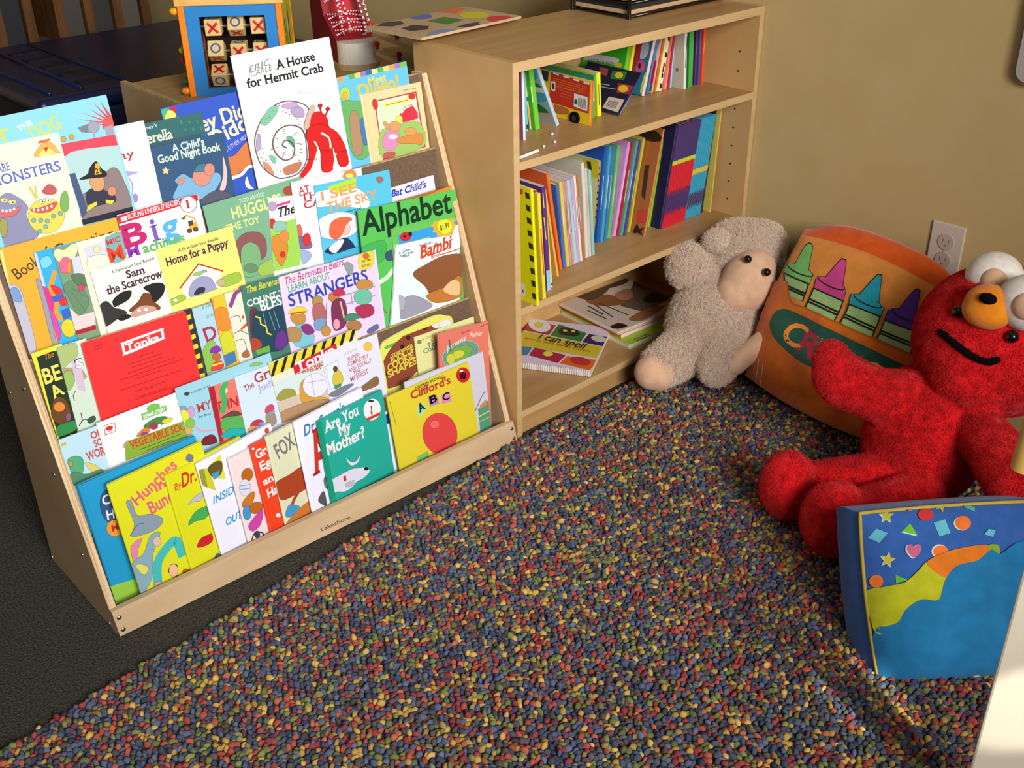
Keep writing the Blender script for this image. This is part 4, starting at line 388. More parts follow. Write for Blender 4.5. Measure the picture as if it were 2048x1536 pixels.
SHELFBOOKS = [
('yellow book with square holes along its edge, left end of the middle shelf','books standing on the middle shelf',[454,-112,2929],-3.52,62,2409,1000,'dd1','dd1','p',[('p','dc1',[26,2283,78,2267,84,2103,33,2119])],[('p','333',[160,2326,43,2318,30,2203,147,2211]),('p','333',[155,2079,37,2071,23,1955,141,1962]),('p','333',[149,1828,31,1821,17,1704,136,1710]),('p','333',[144,1574,24,1568,10,1449,130,1455]),('p','333',[138,1317,18,1312,4,1192,124,1196]),('p','333',[132,1057,11,1053,-3,931,118,934]),('p','333',[126,793,5,790,-10,667,112,669]),('p','333',[120,526,-2,524,-16,399,106,400]),('p','333',[114,255,-9,254,-23,128,100,128]),('p','ddd',[420,373,303,366,304,96,442,96]),('p','333',[399,230,360,228,357,169,396,171]),('p','d43',[280,2356,206,2361,213,2265,289,2245])],None),
('thin red and dark patterned book next to the yellow holed book','books standing on the middle shelf',[742,106,2929],-3.15,66,2257,1500,'a43','533','p',[('p','ccd',[-5,1996,56,1988,61,1837,4,1841]),('p','235',[7,1771,78,1759,87,1520,14,1530]),('p','ddd',[20,1373,71,1370,76,1211,25,1214]),('p','c73',[10,887,72,880,73,631,14,637]),('p','dc3',[5,359,72,349,75,123,8,148])],[],None),
('yellow spined book with red spine lettering, left part of the middle shelf','books standing on the middle shelf',[744,14,2929],-4.05,86,2220,1600,'dc3','cb3','p',[('l','c43',29,[42,1511,59,519])],[],None),
('purple spined book with a light blue foot, left part of the middle shelf','books standing on the middle shelf',[1076,237,2929],-4.0,105,2217,1500,'537','637','p',[('p','8bd',[0,457,106,435,115,-15,0,0]),('l','dc5',19,[15,1595,46,1122]),('l','dc5',19,[24,2098,32,1788])],[],None),
('thin pale yellow book with dark dotted foot, left part of the middle shelf','books standing on the middle shelf',[1268,311,2929],-5.71,42,2032,1500,'dc6','cb6','p',[('e','333',[26,73,19,-8,-3,-27])],[],None),
('tall orange-yellow book with a pink tag, left part of the middle shelf','books standing on the middle shelf',[1742,616,2929],-11.02,51,2000,1400,'da4','da5','p',[],[('p','e9a',[-81,2029,-174,2038,-128,1756,-26,1744])],None),
('bright orange thin book, left part of the middle shelf','books standing on the middle shelf',[2014,808,2929],-10.76,72,2227,1700,'d62','d63','p',[],[],None),
('medium blue thin book leaning left on the middle shelf','thin books leaning left on the middle shelf',[2132,833,2929],-7.33,79,1888,1600,'46a','46a','p',[('l','333',10,[23,1428,11,722])],[],None),
('mustard yellow thin book leaning left on the middle shelf','thin books leaning left on the middle shelf',[2237,832,2929],-7.49,92,1923,1600,'cb5','cb5','p',[('l','eee',10,[23,1463,11,756])],[],None),
('tan thin book leaning left on the middle shelf','thin books leaning left on the middle shelf',[2334,819,2929],-7.67,47,1919,1600,'b98','b98','p',[('l','333',10,[23,1458,10,749])],[],None),
('rose pink thin book leaning left on the middle shelf','thin books leaning left on the middle shelf',[2396,819,2929],-7.89,60,1918,1600,'c8a','c8a','p',[('l','eee',10,[22,1456,8,745])],[],None),
('mint green thin book leaning left on the middle shelf','thin books leaning left on the middle shelf',[2471,828,2929],-8.22,91,1920,1600,'9cb','9cb','p',[('l','333',10,[20,1456,2,744])],[],None),
('lavender thin book leaning left on the middle shelf','thin books leaning left on the middle shelf',[2568,837,2929],-7.75,85,1926,1600,'b9c','b9c','p',[('l','eee',10,[25,1461,15,747])],[],None),
('cream thin book leaning left on the middle shelf','thin books leaning left on the middle shelf',[2669,842,2929],-7.47,57,1947,1600,'ddc','ddc','p',[('l','333',10,[29,1482,24,766])],[],None),
('rust brown thin book leaning left on the middle shelf','thin books leaning left on the middle shelf',[2741,844,2929],-7.75,58,1932,1600,'b63','b63','p',[('l','eee',10,[27,1465,20,748])],[],None),
('tall pale grey-white book rising above its neighbours on the middle shelf','books standing on the middle shelf',[2864,881,2929],-5.31,89,2145,1700,'ccb','ccb','p',[],[],None),
('whitish thin book right of the tall pale book on the middle shelf','books standing on the middle shelf',[2969,884,2929],-5.62,70,2005,1500,'cbb','ccb','p',[('l','b55',10,[16,1715,25,787])],[],None),
('thin teal book ending the left-leaning row on the middle shelf','books standing on the middle shelf',[3057,883,2929],-5.41,88,1937,1500,'8ba','9bb','p',[('l','eee',10,[61,1616,65,904])],[],None),
('speckled brown spined book with yellow and cream cover, middle shelf centre','books standing on the middle shelf',[3538,1350,2929],6.0,57,1842,1300,'a83','cc9','p',[('e','432',[0,1694,22,-3,3,-24]),('e','432',[6,1560,22,-3,3,-24]),('e','432',[12,1424,22,-3,3,-24]),('e','432',[18,1288,22,-3,3,-25]),('e','432',[24,1152,22,-3,3,-25]),('e','432',[31,1014,22,-3,3,-25]),('e','432',[37,876,22,-3,3,-25]),('e','432',[43,737,22,-3,4,-25]),('e','432',[50,598,22,-3,4,-25])],[('p','cb2',[502,1806,62,1858,-67,1486,392,1425]),('p','332',[373,1760,253,1771,189,1592,309,1579])],None),
('deep blue book leaning right, centre of the middle shelf','thin books leaning right on the middle shelf',[3648,1313,2929],4.82,87,2140,1387,'25a','25a','p',[('l','eee',11,[53,1507,54,759])],[],None),
('aqua blue thin book leaning right, centre of the middle shelf','thin books leaning right on the middle shelf',[3746,1272,2929],5.14,76,2140,1428,'49b','49b','p',[('l','eee',11,[53,1508,54,759])],[],None),
('royal blue thin book leaning right, centre of the middle shelf','thin books leaning right on the middle shelf',[3833,1255,2929],4.68,78,2113,1445,'37a','37a','p',[('l','eee',11,[53,1488,54,749])],[],None),
('green and white spined book leaning right, centre of the middle shelf','thin books leaning right on the middle shelf',[3993,1313,2929],6.75,112,2087,1387,'6a7','6a7','p',[('l','eee',11,[54,1471,55,740])],[],None),
('thin mauve book leaning right, centre of the middle shelf','thin books leaning right on the middle shelf',[4111,1289,2929],6.4,48,2083,1411,'a79','a79','p',[('l','eee',11,[55,1468,55,739])],[],None),
('pale pink book leaning right, centre of the middle shelf','thin books leaning right on the middle shelf',[4181,1300,2929],10.25,85,2110,1400,'c9c','c9c','p',[('l','eee',11,[55,1488,56,750])],[],None),
('dark red book leaning right, centre of the middle shelf','thin books leaning right on the middle shelf',[4272,1268,2929],10.28,61,2109,1432,'a23','a23','p',[('l','eee',11,[56,1488,56,750])],[],None),
('dusty teal book leaning right, centre of the middle shelf','thin books leaning right on the middle shelf',[4327,1214,2929],10.99,77,2117,1486,'598','598','p',[('l','eee',11,[56,1494,57,753])],[],None),
('violet thin book leaning right, centre of the middle shelf','thin books leaning right on the middle shelf',[4410,1179,2929],10.78,65,2116,1521,'548','548','p',[('l','eee',11,[56,1493,57,753])],[],None),
('lime yellow book leaning right, centre of the middle shelf','thin books leaning right on the middle shelf',[4609,1239,2929],10.47,64,2122,1461,'bb3','bb3','p',[('l','553',11,[57,1497,57,755])],[],None),
('brown picture book leaning right with dark figures on its cover, middle shelf','books standing on the middle shelf',[4685,836,2929],11.65,54,2376,1500,'c85','a63','p',[],[('p','432',[195,1555,327,1526,272,866,149,772]),('s','321',[704,2200,214,2298,-18,2139,391,2054]),('s','c43',[297,455,82,572,-4,377,211,258]),('p','322',[246,233,160,130,15,200,89,86,30,8,197,26,345,-46,311,74])],None),
('lime green book beside the brown picture book on the middle shelf','books standing on the middle shelf',[5174,1158,2929],12.04,92,2147,1500,'9b2','8a2','p',[],[],None),
('dark navy book left of the red series on the middle shelf','books standing on the middle shelf',[5261,878,2929],9.5,54,2350,1600,'446','224','h',[],[],None),
('thin purple topped red series book on the middle shelf','red and purple series books on the middle shelf',[5318,856,2929],9.5,791,2320,1600,'c23','436','p',[],[],('r',9)),
('thin blue series book with yellow marks on the middle shelf','blue series books on the middle shelf',[6164,870,2929],8.0,553,2320,1600,'39b','39b','p',[],[],('b',7)),
('black thick book near the right end of the middle shelf','books standing on the middle shelf',[6730,878,2929],6.5,80,2380,1500,'223','223','h',[],[],None),
('thin pale yellow book at the right end of the middle shelf','books standing on the middle shelf',[6945,765,2929],3.0,40,2430,1700,'cb5','cb5','p',[],[],None),
('white edged grey book at the left end of the top shelf','books standing on the top shelf',[1120,944,5856],-1.52,60,1350,1400,'ddd','857','p',[],[],None),
('thin teal book near the left end of the top shelf','books standing on the top shelf',[1561,1341,5856],-3.56,68,1153,1300,'6bb','6bb','p',[('p','333',[17,140,61,137,70,44,21,49])],[],None),
('thin yellow patterned book near the left end of the top shelf','books standing on the top shelf',[1708,1375,5856],-8.1,46,1075,1300,'cb5','57a','p',[('p','548',[-6,679,37,673,45,579,2,586]),('p','d84',[24,437,67,431,59,123,11,132])],[],None),
('bright green thin book leaning left, left end of the top shelf','books standing on the top shelf',[1766,1276,5856],-8.49,123,1220,1400,'6b3','4a3','p',[('p','eea',[-22,889,25,881,18,581,-21,586])],[],None),
('book with a blue and sandy island cover, leaning left on the top shelf','books standing on the top shelf',[2247,1168,5856],-24.28,78,1358,1400,'abc','9bc','p',[],[('s','4ad',[282,1267,38,1332,76,1141,227,1055,363,1083]),('s','374',[344,1050,162,993,56,921,340,900]),('s','ddd',[359,858,40,905,27,776,372,722]),('s','5ac',[397,716,27,776,22,625,413,520]),('s','273',[443,396,279,452,105,316,431,261]),('s','aa8',[493,227,88,301,-59,295,-19,228,485,189]),('p','aaa',[499,186,-32,231,-24,41,509,24]),('s','a63',[420,557,338,585,323,540,413,520])],None),
('bus shaped board book with red side and a black wheel on the top shelf','books standing on the top shelf',[2735,712,5856],0.81,59,882,1600,'e53','db2','p',[('l','fc5',15,[-9,836,2,62])],[('p','b32',[1135,900,31,845,43,233,1171,269]),('p','db3',[1396,939,22,894,31,837,1135,892]),('p','cde',[1065,883,902,877,901,845,1064,850]),('p','cde',[775,869,614,864,613,832,774,837]),('p','cde',[489,856,331,851,330,819,488,824]),('p','cde',[208,843,53,838,52,806,207,811]),('l','c73',12,[1086,770,149,745]),('l','c73',12,[1066,721,147,704]),('l','c73',12,[1046,672,146,663]),('l','c73',12,[1026,623,144,621]),('l','c73',10,[872,619,527,607]),('l','c73',10,[871,562,525,550]),('l','c73',10,[869,505,523,494]),('l','c73',10,[868,448,521,437]),('p','ddd',[1113,700,991,705,996,507,1116,519]),('p','333',[1079,665,1018,667,1022,544,1081,550]),('p','ddd',[457,570,79,558,86,282,460,309]),('l','333',13,[330,512,340,324]),('l','333',13,[301,511,310,323]),('l','333',13,[272,510,281,322]),('l','333',13,[243,509,251,321]),('l','333',13,[213,507,222,320]),('l','333',13,[184,506,193,319]),('l','333',13,[155,505,163,318]),('l','333',13,[126,504,134,317]),('e','263',[402,410,-38,7,-2,-49]),('s','a63',[1004,233,793,239,606,208,650,117,953,92]),('p','333',[1383,893,1183,909,1202,677,1368,682])],None),
('thin green and white book just right of the bus book on the top shelf','books standing on the top shelf',[3163,1055,5856],0.98,54,868,1400,'4a5','385','p',[('p','eee',[-31,639,7,636,26,352,-13,355])],[],None),
('bright yellow spined book right of the bus book on the top shelf','books standing on the top shelf',[3336,1077,5856],-4.45,117,892,1500,'dd2','cc2','p',[('l','333',18,[52,664,58,226])],[],None),
('navy book with a bar code leaning far right on the top shelf','books standing on the top shelf',[3622,767,5856],41.59,38,998,1500,'339','223','p',[('l','99c',14,[9,51,83,1015])],[('p','cba',[480,347,56,359,48,64,493,83]),('l','333',14,[416,283,418,128]),('l','333',14,[381,283,384,128]),('l','333',14,[346,282,349,127]),('l','333',14,[312,282,315,127]),('l','333',14,[278,281,280,127]),('l','333',14,[243,281,246,126]),('l','333',14,[209,281,212,126]),('l','333',14,[175,280,178,126]),('p','373',[743,917,355,953,326,765,693,732]),('e','cb3',[513,845,-101,20,-42,-66]),('p','a33',[429,677,12,693,18,491,343,472]),('e','db3',[232,582,-119,24,-49,-77]),('p','944',[1121,924,869,933,809,768,1030,784]),('l','99a',20,[836,576,612,588]),('l','99a',20,[797,516,405,533])],None),
('green book with a white GOLDFISH WISH band on the top shelf','books standing on the top shelf',[4389,1450,5856],10.9,84,1500,1250,'6b3','3a2','p',[],[('s','ccc',[1192,708,1131,769,862,870,274,884,174,849,244,746,594,733,1000,721]),('t','222','GOLDFISH WISH',[1042,752,732,3088,67],''),('s','cb3',[272,767,118,808,78,731,234,698])],None),
('yellow book directly right of the green goldfish book on the top shelf','books standing on the top shelf',[4548,1450,5856],11.4,78,1500,1250,'dd3','cc3','p',[],[],None),
('teal book with red, grey and pink animal shapes on the top shelf','books standing on the top shelf',[5135,1470,5856],15.14,92,1500,1230,'dcc','278','p',[],[('s','a33',[477,1015,339,1057,241,973,252,752,301,502,370,479]),('s','bbc',[268,1067,121,1121,59,956,102,797,252,752]),('s','b58',[243,720,120,707,53,575,145,483,309,478,297,646]),('e','323',[223,597,-36,6,-15,-53]),('s','cc5',[59,76,42,434,-9,464,-55,96])],None),
('thin mid blue book right of the teal animal book on the top shelf','books standing on the top shelf',[5371,1517,5856],11.73,48,1500,1183,'57a','57a','p',[],[],None),
('peach spined book with red, white and green cover on the top shelf','books standing on the top shelf',[5473,1488,5856],11.51,58,1520,1212,'e98','99b','p',[],[('s','c23',[76,642,-44,693,-52,475,-12,203,62,201]),('s','ddc',[48,898,0,1068,-48,803,27,682]),('s','284',[69,167,2,200,-25,83,56,46])],None),
('thin brown orange book on the top shelf','books standing on the top shelf',[5573,1500,5856],11.52,72,1520,1200,'b73','a63','p',[],[],None),
('cream yellow spined book on the top shelf','books standing on the top shelf',[5657,1504,5856],11.08,76,1520,1196,'ed8','dc8','p',[],[],None),
('white book with black blotches down its spine on the top shelf','books standing on the top shelf',[5739,1496,5856],10.37,82,1520,1204,'ddd','ddc','p',[('s','222',[7,1145,71,1153,102,1072,43,1059]),('s','222',[-18,806,47,813,78,731,18,719]),('s','222',[-42,597,23,603,54,521,-6,509]),('s','222',[-44,503,21,509,52,427,-8,415]),('s','222',[-37,376,28,382,59,298,-1,287]),('s','222',[-31,153,34,158,65,74,5,63])],[],None),
('orange pink spined book on the top shelf','books standing on the top shelf',[5854,1494,5856],9.38,82,1520,1206,'d75','c64','p',[],[],None),
('salmon spined book on the top shelf','books standing on the top shelf',[5940,1497,5856],7.62,58,1520,1203,'e98','d87','p',[],[],None),
('thin dark red book on the top shelf','books standing on the top shelf',[6002,1485,5856],5.5,71,1400,1215,'a24','923','p',[],[],None),
('pale teal book left of the thick white book on the top shelf','books standing on the top shelf',[6132,1509,5856],1.91,56,1450,1191,'abc','7bb','p',[],[],None),
('thick white book with black spine lettering on the top shelf','books standing on the top shelf',[6247,1220,5856],-3.51,88,1580,1480,'ddd','bba','p',[('l','333',22,[82,1138,45,471])],[('e','777',[189,405,-41,7,-1,-40])],None),
('bright green spined book beside the thick white book, top shelf','books standing on the top shelf',[6445,1252,5856],-2.91,146,1580,1400,'4a4','284','p',[],[],None),
('dark purple spined book on the right of the top shelf','books standing on the top shelf',[6713,1308,5856],-2.03,78,1580,1392,'536','425','p',[('l','b77',10,[52,990,31,654])],[],None),
('violet blue spined book on the right of the top shelf','books standing on the top shelf',[6797,1262,5856],-2.13,60,1580,1400,'559','448','p',[('l','c77',9,[75,1002,55,666])],[],None),
('orange spined book ending the row on the right of the top shelf','books standing on the top shelf',[6868,1229,5856],-1.34,86,1580,1400,'d52','c42','p',[('l','ea4',13,[55,1031,24,664])],[],None)]
FLATBOOKS = [
('spiral_bound_book','spiral bound book titled I can spell lying on the bottom shelf','books lying on the bottom shelf',[1174,1669],-10297,1934,2205,645,120,'p','dcd',[('p','a33',[-332,334,-540,1352,-34,2190,677,1996,641,1471,-123,1577]),('p','373',[707,2082,1441,1794,1421,1228,657,1475]),('p','425',[1503,1772,2197,1690,2087,1185,1428,1267]),('p','cb3',[-81,1549,2112,1191,2011,633,-456,847]),('p','47a',[-403,787,421,784,414,389,-364,220]),('p','a24',[467,796,1256,610,1163,203,444,397]),('p','d62',[1280,581,1995,560,1899,58,1193,211]),('e','ddd',[284,1917,289,-86,47,-325]),('e','dc3',[262,1934,91,24,39,-146]),('p','222',[752,1767,844,1946,1200,1884,1314,1685,1213,1545,870,1569]),('p','dc3',[871,1837,951,1857,994,1753,904,1730]),('p','dc3',[1072,1851,1156,1857,1178,1763,1098,1742]),('e','ccb',[1773,1579,184,-23,21,-155]),('e','dd4',[841,572,107,28,31,-119]),('e','b33',[1608,423,227,-24,27,-182]),('t','222','I can spell',[421,1240,1142,-194,306],'b'),('t','b42','words with three letters',[119,1146,1620,-170,132],''),('l','ddd',24,[641,1471,677,1996]),('l','ddd',24,[1421,1228,1457,1798]),('l','ddd',25,[-121,1570,2121,1179]),('l','ddd',23,[417,375,467,796]),('l','ddd',23,[1168,183,1256,610])]),
('board_book','green and yellow board book, lowest in the stack on the bottom shelf','books lying on the bottom shelf',[3770,321],-747,1975,2429,619,110,'b','9b2',[('t','222','COLORS',[255,9,456,52,141],'b')]),
('picture_book','orange book, middle of the lying stack on the bottom shelf','books lying on the bottom shelf',[3863,671],-751,1883,2104,731,100,'p','d62',[('s','222',[187,-62,415,-61,451,-188,211,-225])]),
('picture_book','big brown and cream animal picture book topping the stack on the bottom shelf','books lying on the bottom shelf',[3763,694],-661,2257,2018,833,90,'h','cba',[('p','654',[1015,961,2125,1656,2747,1880,3089,1763,2928,965,2124,435,1202,382]),('s','532',[2125,1656,2665,1950,2868,1597,2901,988,2660,855,2129,1312]),('s','321',[1714,895,2273,964,2216,572,1670,610]),('s','853',[614,1733,1232,1637,1230,988,654,1271]),('s','432',[626,2159,1230,2199,1491,1861,718,1643]),('s','964',[677,324,1391,428,1813,276,875,54]),('s','321',[64,303,343,310,388,75,112,117]),('s','432',[1057,2011,1843,2130,2353,2042,1937,1818]),('s','a75',[1364,1524,1864,1540,1589,1111,1266,1172]),('l','333',37,[738,1411,811,461]),('l','333',37,[605,1419,453,617]),('l','333',47,[434,1460,382,881]),('l','333',41,[260,1294,274,669])])]
SHAPEART = [('p','334',[160,1481,534,1649,804,1486,651,1208,339,1198]),('p','323',[319,933,690,1001,823,683,579,468,281,608]),('e','56a',[1354,1538,160,-193,-208,-230]),('p','d63',[1861,1618,2310,1712,2585,1455,2038,1201]),('p','373',[1119,1058,1622,1116,1691,602,1144,522]),('e','cb2',[2140,781,190,-231,-260,-264]),('p','335',[1073,203,1390,271,1705,235,1527,-7,1302,-27]),('e','c23',[2194,113,172,-208,-236,-230]),('s','78a',[207,61,474,269,745,267,921,56,665,-67])]
PILLOWART = [('p','221',[367,2648,389,3214,429,3292,533,3293,606,3211,813,2698,561,2639]),('p','7b6',[385,2684,404,3192,441,3263,534,3264,600,3190,786,2728,560,2675]),('p','221',[126,2709,932,2710,949,2513,156,2504]),('p','7b6',[146,2706,919,2706,935,2517,175,2509]),('p','9b7',[206,2519,931,2524,981,2160,555,2153]),('l','221',39,[206,2519,931,2524]),('l','221',44,[405,2318,959,2324]),('l','221',44,[449,2270,966,2277]),('l','221',30,[931,2524,981,2160]),('l','221',34,[206,2519,555,2153]),('e','221',[563,2715,384,-4,3,-89]),('e','7b6',[559,2722,360,-4,2,-68]),('p','7b6',[393,2698,410,3184,445,3251,535,3252,597,3182,776,2740,559,2690]),('p','221',[1202,2720,1302,3175,1334,3250,1425,3253,1479,3195,1680,2722,1418,2667]),('p','c48',[1224,2749,1313,3157,1342,3225,1424,3228,1473,3175,1654,2749,1418,2701]),('p','221',[1028,2704,1776,2706,1813,2469,1074,2488]),('p','c48',[1044,2700,1763,2702,1799,2474,1088,2492]),('p','9b7',[1088,2492,1795,2480,1845,2052,1117,2070]),('l','221',33,[1088,2492,1795,2480]),('l','221',40,[1105,2260,1824,2245]),('l','221',40,[1109,2205,1830,2189]),('l','221',28,[1795,2480,1845,2052]),('l','221',29,[1088,2492,1117,2070]),('e','221',[1401,2720,344,-8,5,-86]),('e','c48',[1398,2726,322,-8,4,-66]),('p','c48',[1232,2760,1318,3150,1346,3215,1424,3218,1471,3167,1643,2760,1418,2714]),('p','221',[2059,2702,2171,3145,2198,3224,2278,3232,2314,3162,2530,2703,2290,2635]),('p','29a',[2081,2729,2181,3127,2206,3199,2277,3206,2310,3143,2505,2730,2288,2669]),('p','221',[1901,2680,2658,2680,2666,2479,1937,2466]),('p','29a',[1916,2676,2645,2676,2653,2483,1951,2471]),('p','9b7',[1951,2471,2653,2483,2711,2051,1982,2081]),('l','221',31,[1951,2471,2653,2483]),('l','221',38,[1969,2257,2686,2246]),('l','221',38,[1973,2206,2693,2189]),('l','221',27,[2653,2483,2711,2051]),('l','221',28,[1951,2471,1982,2081]),('e','221',[2289,2671,322,-9,4,-84]),('e','29a',[2286,2677,302,-8,4,-65]),('p','29a',[2089,2740,2185,3121,2209,3189,2277,3196,2308,3135,2494,2741,2287,2682]),('p','221',[2906,2698,2985,3149,3012,3224,3098,3228,3138,3138,3299,2681,3079,2633]),('p','539',[2924,2725,2994,3130,3020,3198,3096,3202,3132,3120,3278,2709,3079,2666]),('p','221',[2742,2678,3412,2677,3431,2467,2758,2447]),('p','539',[2756,2674,3400,2673,3419,2471,2771,2452]),('p','9b7',[2771,2452,3419,2471,3482,2054,2822,2079]),('l','221',30,[2771,2452,3419,2471]),('l','221',36,[2800,2247,3455,2242]),('l','221',36,[2806,2198,3463,2188]),('l','221',24,[3419,2471,3482,2054]),('l','221',26,[2771,2452,2822,2079]),('e','221',[3088,2686,288,-14,4,-82]),('e','539',[3085,2692,270,-13,3,-63]),('p','539',[2931,2736,2998,3123,3022,3188,3096,3192,3130,3114,3270,2721,3080,2680]),('p','d16a1c',[-95,2243,426,2410,763,2059,1131,2068,1963,2055,2717,2053,3503,2038,4196,2007,5446,-771,12,-3807,-2074,773]),('L','b05a10',40,[426,2410,763,2059,1131,2068,1963,2055,2717,2053,3503,2038,4196,2007]),('s','254',[535,1381,455,1639,553,1810,888,1899,2234,1872,3761,1777,3856,1647,3493,1446,1992,1059,1063,1135]),('t','e83','C',[918,1258,493,28,482],'b'),('t','a23','R',[1357,1182,456,27,511],'b'),('t','ec4','A',[1846,1194,443,11,471],'b'),('t','a35','Y',[2326,1204,402,9,465],'b'),('t','cb3','O',[2758,1199,455,-10,460],'b'),('t','639','N',[3261,1198,285,-53,424],'b'),('t','d83','S',[3587,1184,220,-153,405],'b'),('L','edb',23,[535,62,584,395,548,691]),('L','edb',19,[649,-45,739,384,700,639]),('L','edb',21,[3014,-125,3201,45,3379,190]),('L','edb',21,[3044,-281,3212,-123])]
CUSHIONART = [('p','cdd',[479,2624,478,2546,557,2535,482,2486,482,2406,424,2452,347,2415,383,2492,335,2549,417,2550]),('p','bb4',[493,2628,492,2552,568,2541,495,2494,495,2417,438,2462,364,2425,399,2500,353,2555,432,2556]),('p','6bc',[116,2200,254,2331,409,2253,259,2113]),('p','cdd',[608,2249,766,2370,834,2177]),('p','6b3',[621,2261,773,2378,846,2193]),('p','6bc',[1136,2366,1326,2408,1359,2195,1178,2154]),('e','cdd',[1571,2330,128,-8,-27,-108]),('e','e73',[1590,2337,124,-7,-27,-108]),('e','cdd',[1128,1928,122,-7,-20,-106]),('e','e73',[1147,1925,115,-7,-17,-92]),('e','e73',[141,1539,92,-5,-11,-98]),('p','6b3',[418,1622,581,1531,407,1494]),('p','cdd',[367,1958,370,1877,443,1850,368,1814,359,1733,310,1792,235,1769,277,1841,238,1908,313,1893]),('p','cb4',[380,1966,382,1887,452,1861,380,1827,372,1748,324,1805,251,1783,292,1852,254,1917,327,1903]),('s','cdd',[706,1845,621,1954,635,2034,692,2060,736,2016,795,2053,842,2021,827,1941]),('s','c68',[725,1856,643,1961,656,2039,711,2063,754,2021,811,2057,856,2026,842,1949]),('p','bb4',[1404,2720,1394,2647,1444,2609,1361,2590,1320,2519,1300,2581,1223,2574,1301,2632,1276,2699,1344,2672]),('p','5a9',[1681,2653,1849,2571,1820,2497,1694,2565]),('s','c7a',[814,2564,761,2658,769,2725,817,2747,858,2711,907,2742,948,2715,940,2647]),('p','6bc',[1864,2144,1959,2222,2061,2195,1993,2094]),('e','222',[209,2649,65,-4,-8,-34]),('e','6bc',[229,2637,86,-5,-15,-47]),('e','c33',[1040,2498,119,-7,-26,-92]),('s','bb2',[-44,1380,276,1457,536,1503,765,1673,927,1776,1181,1545,1039,1188,728,1167,514,1058,354,866,72,757,6,1022]),('s','d72',[892,1757,1158,1895,1513,1967,1860,1981,1949,1889,1658,1721,1329,1669,1157,1526]),('s','8a2',[1891,1975,2050,1962,2038,1801,1915,1829]),('s','27a',[26,758,205,869,361,926,502,1120,739,1237,1003,1221,1132,1507,1355,1698,1687,1760,1932,1911,2068,1840,2481,2003,3330,1704,3314,-431,-65,-205])]
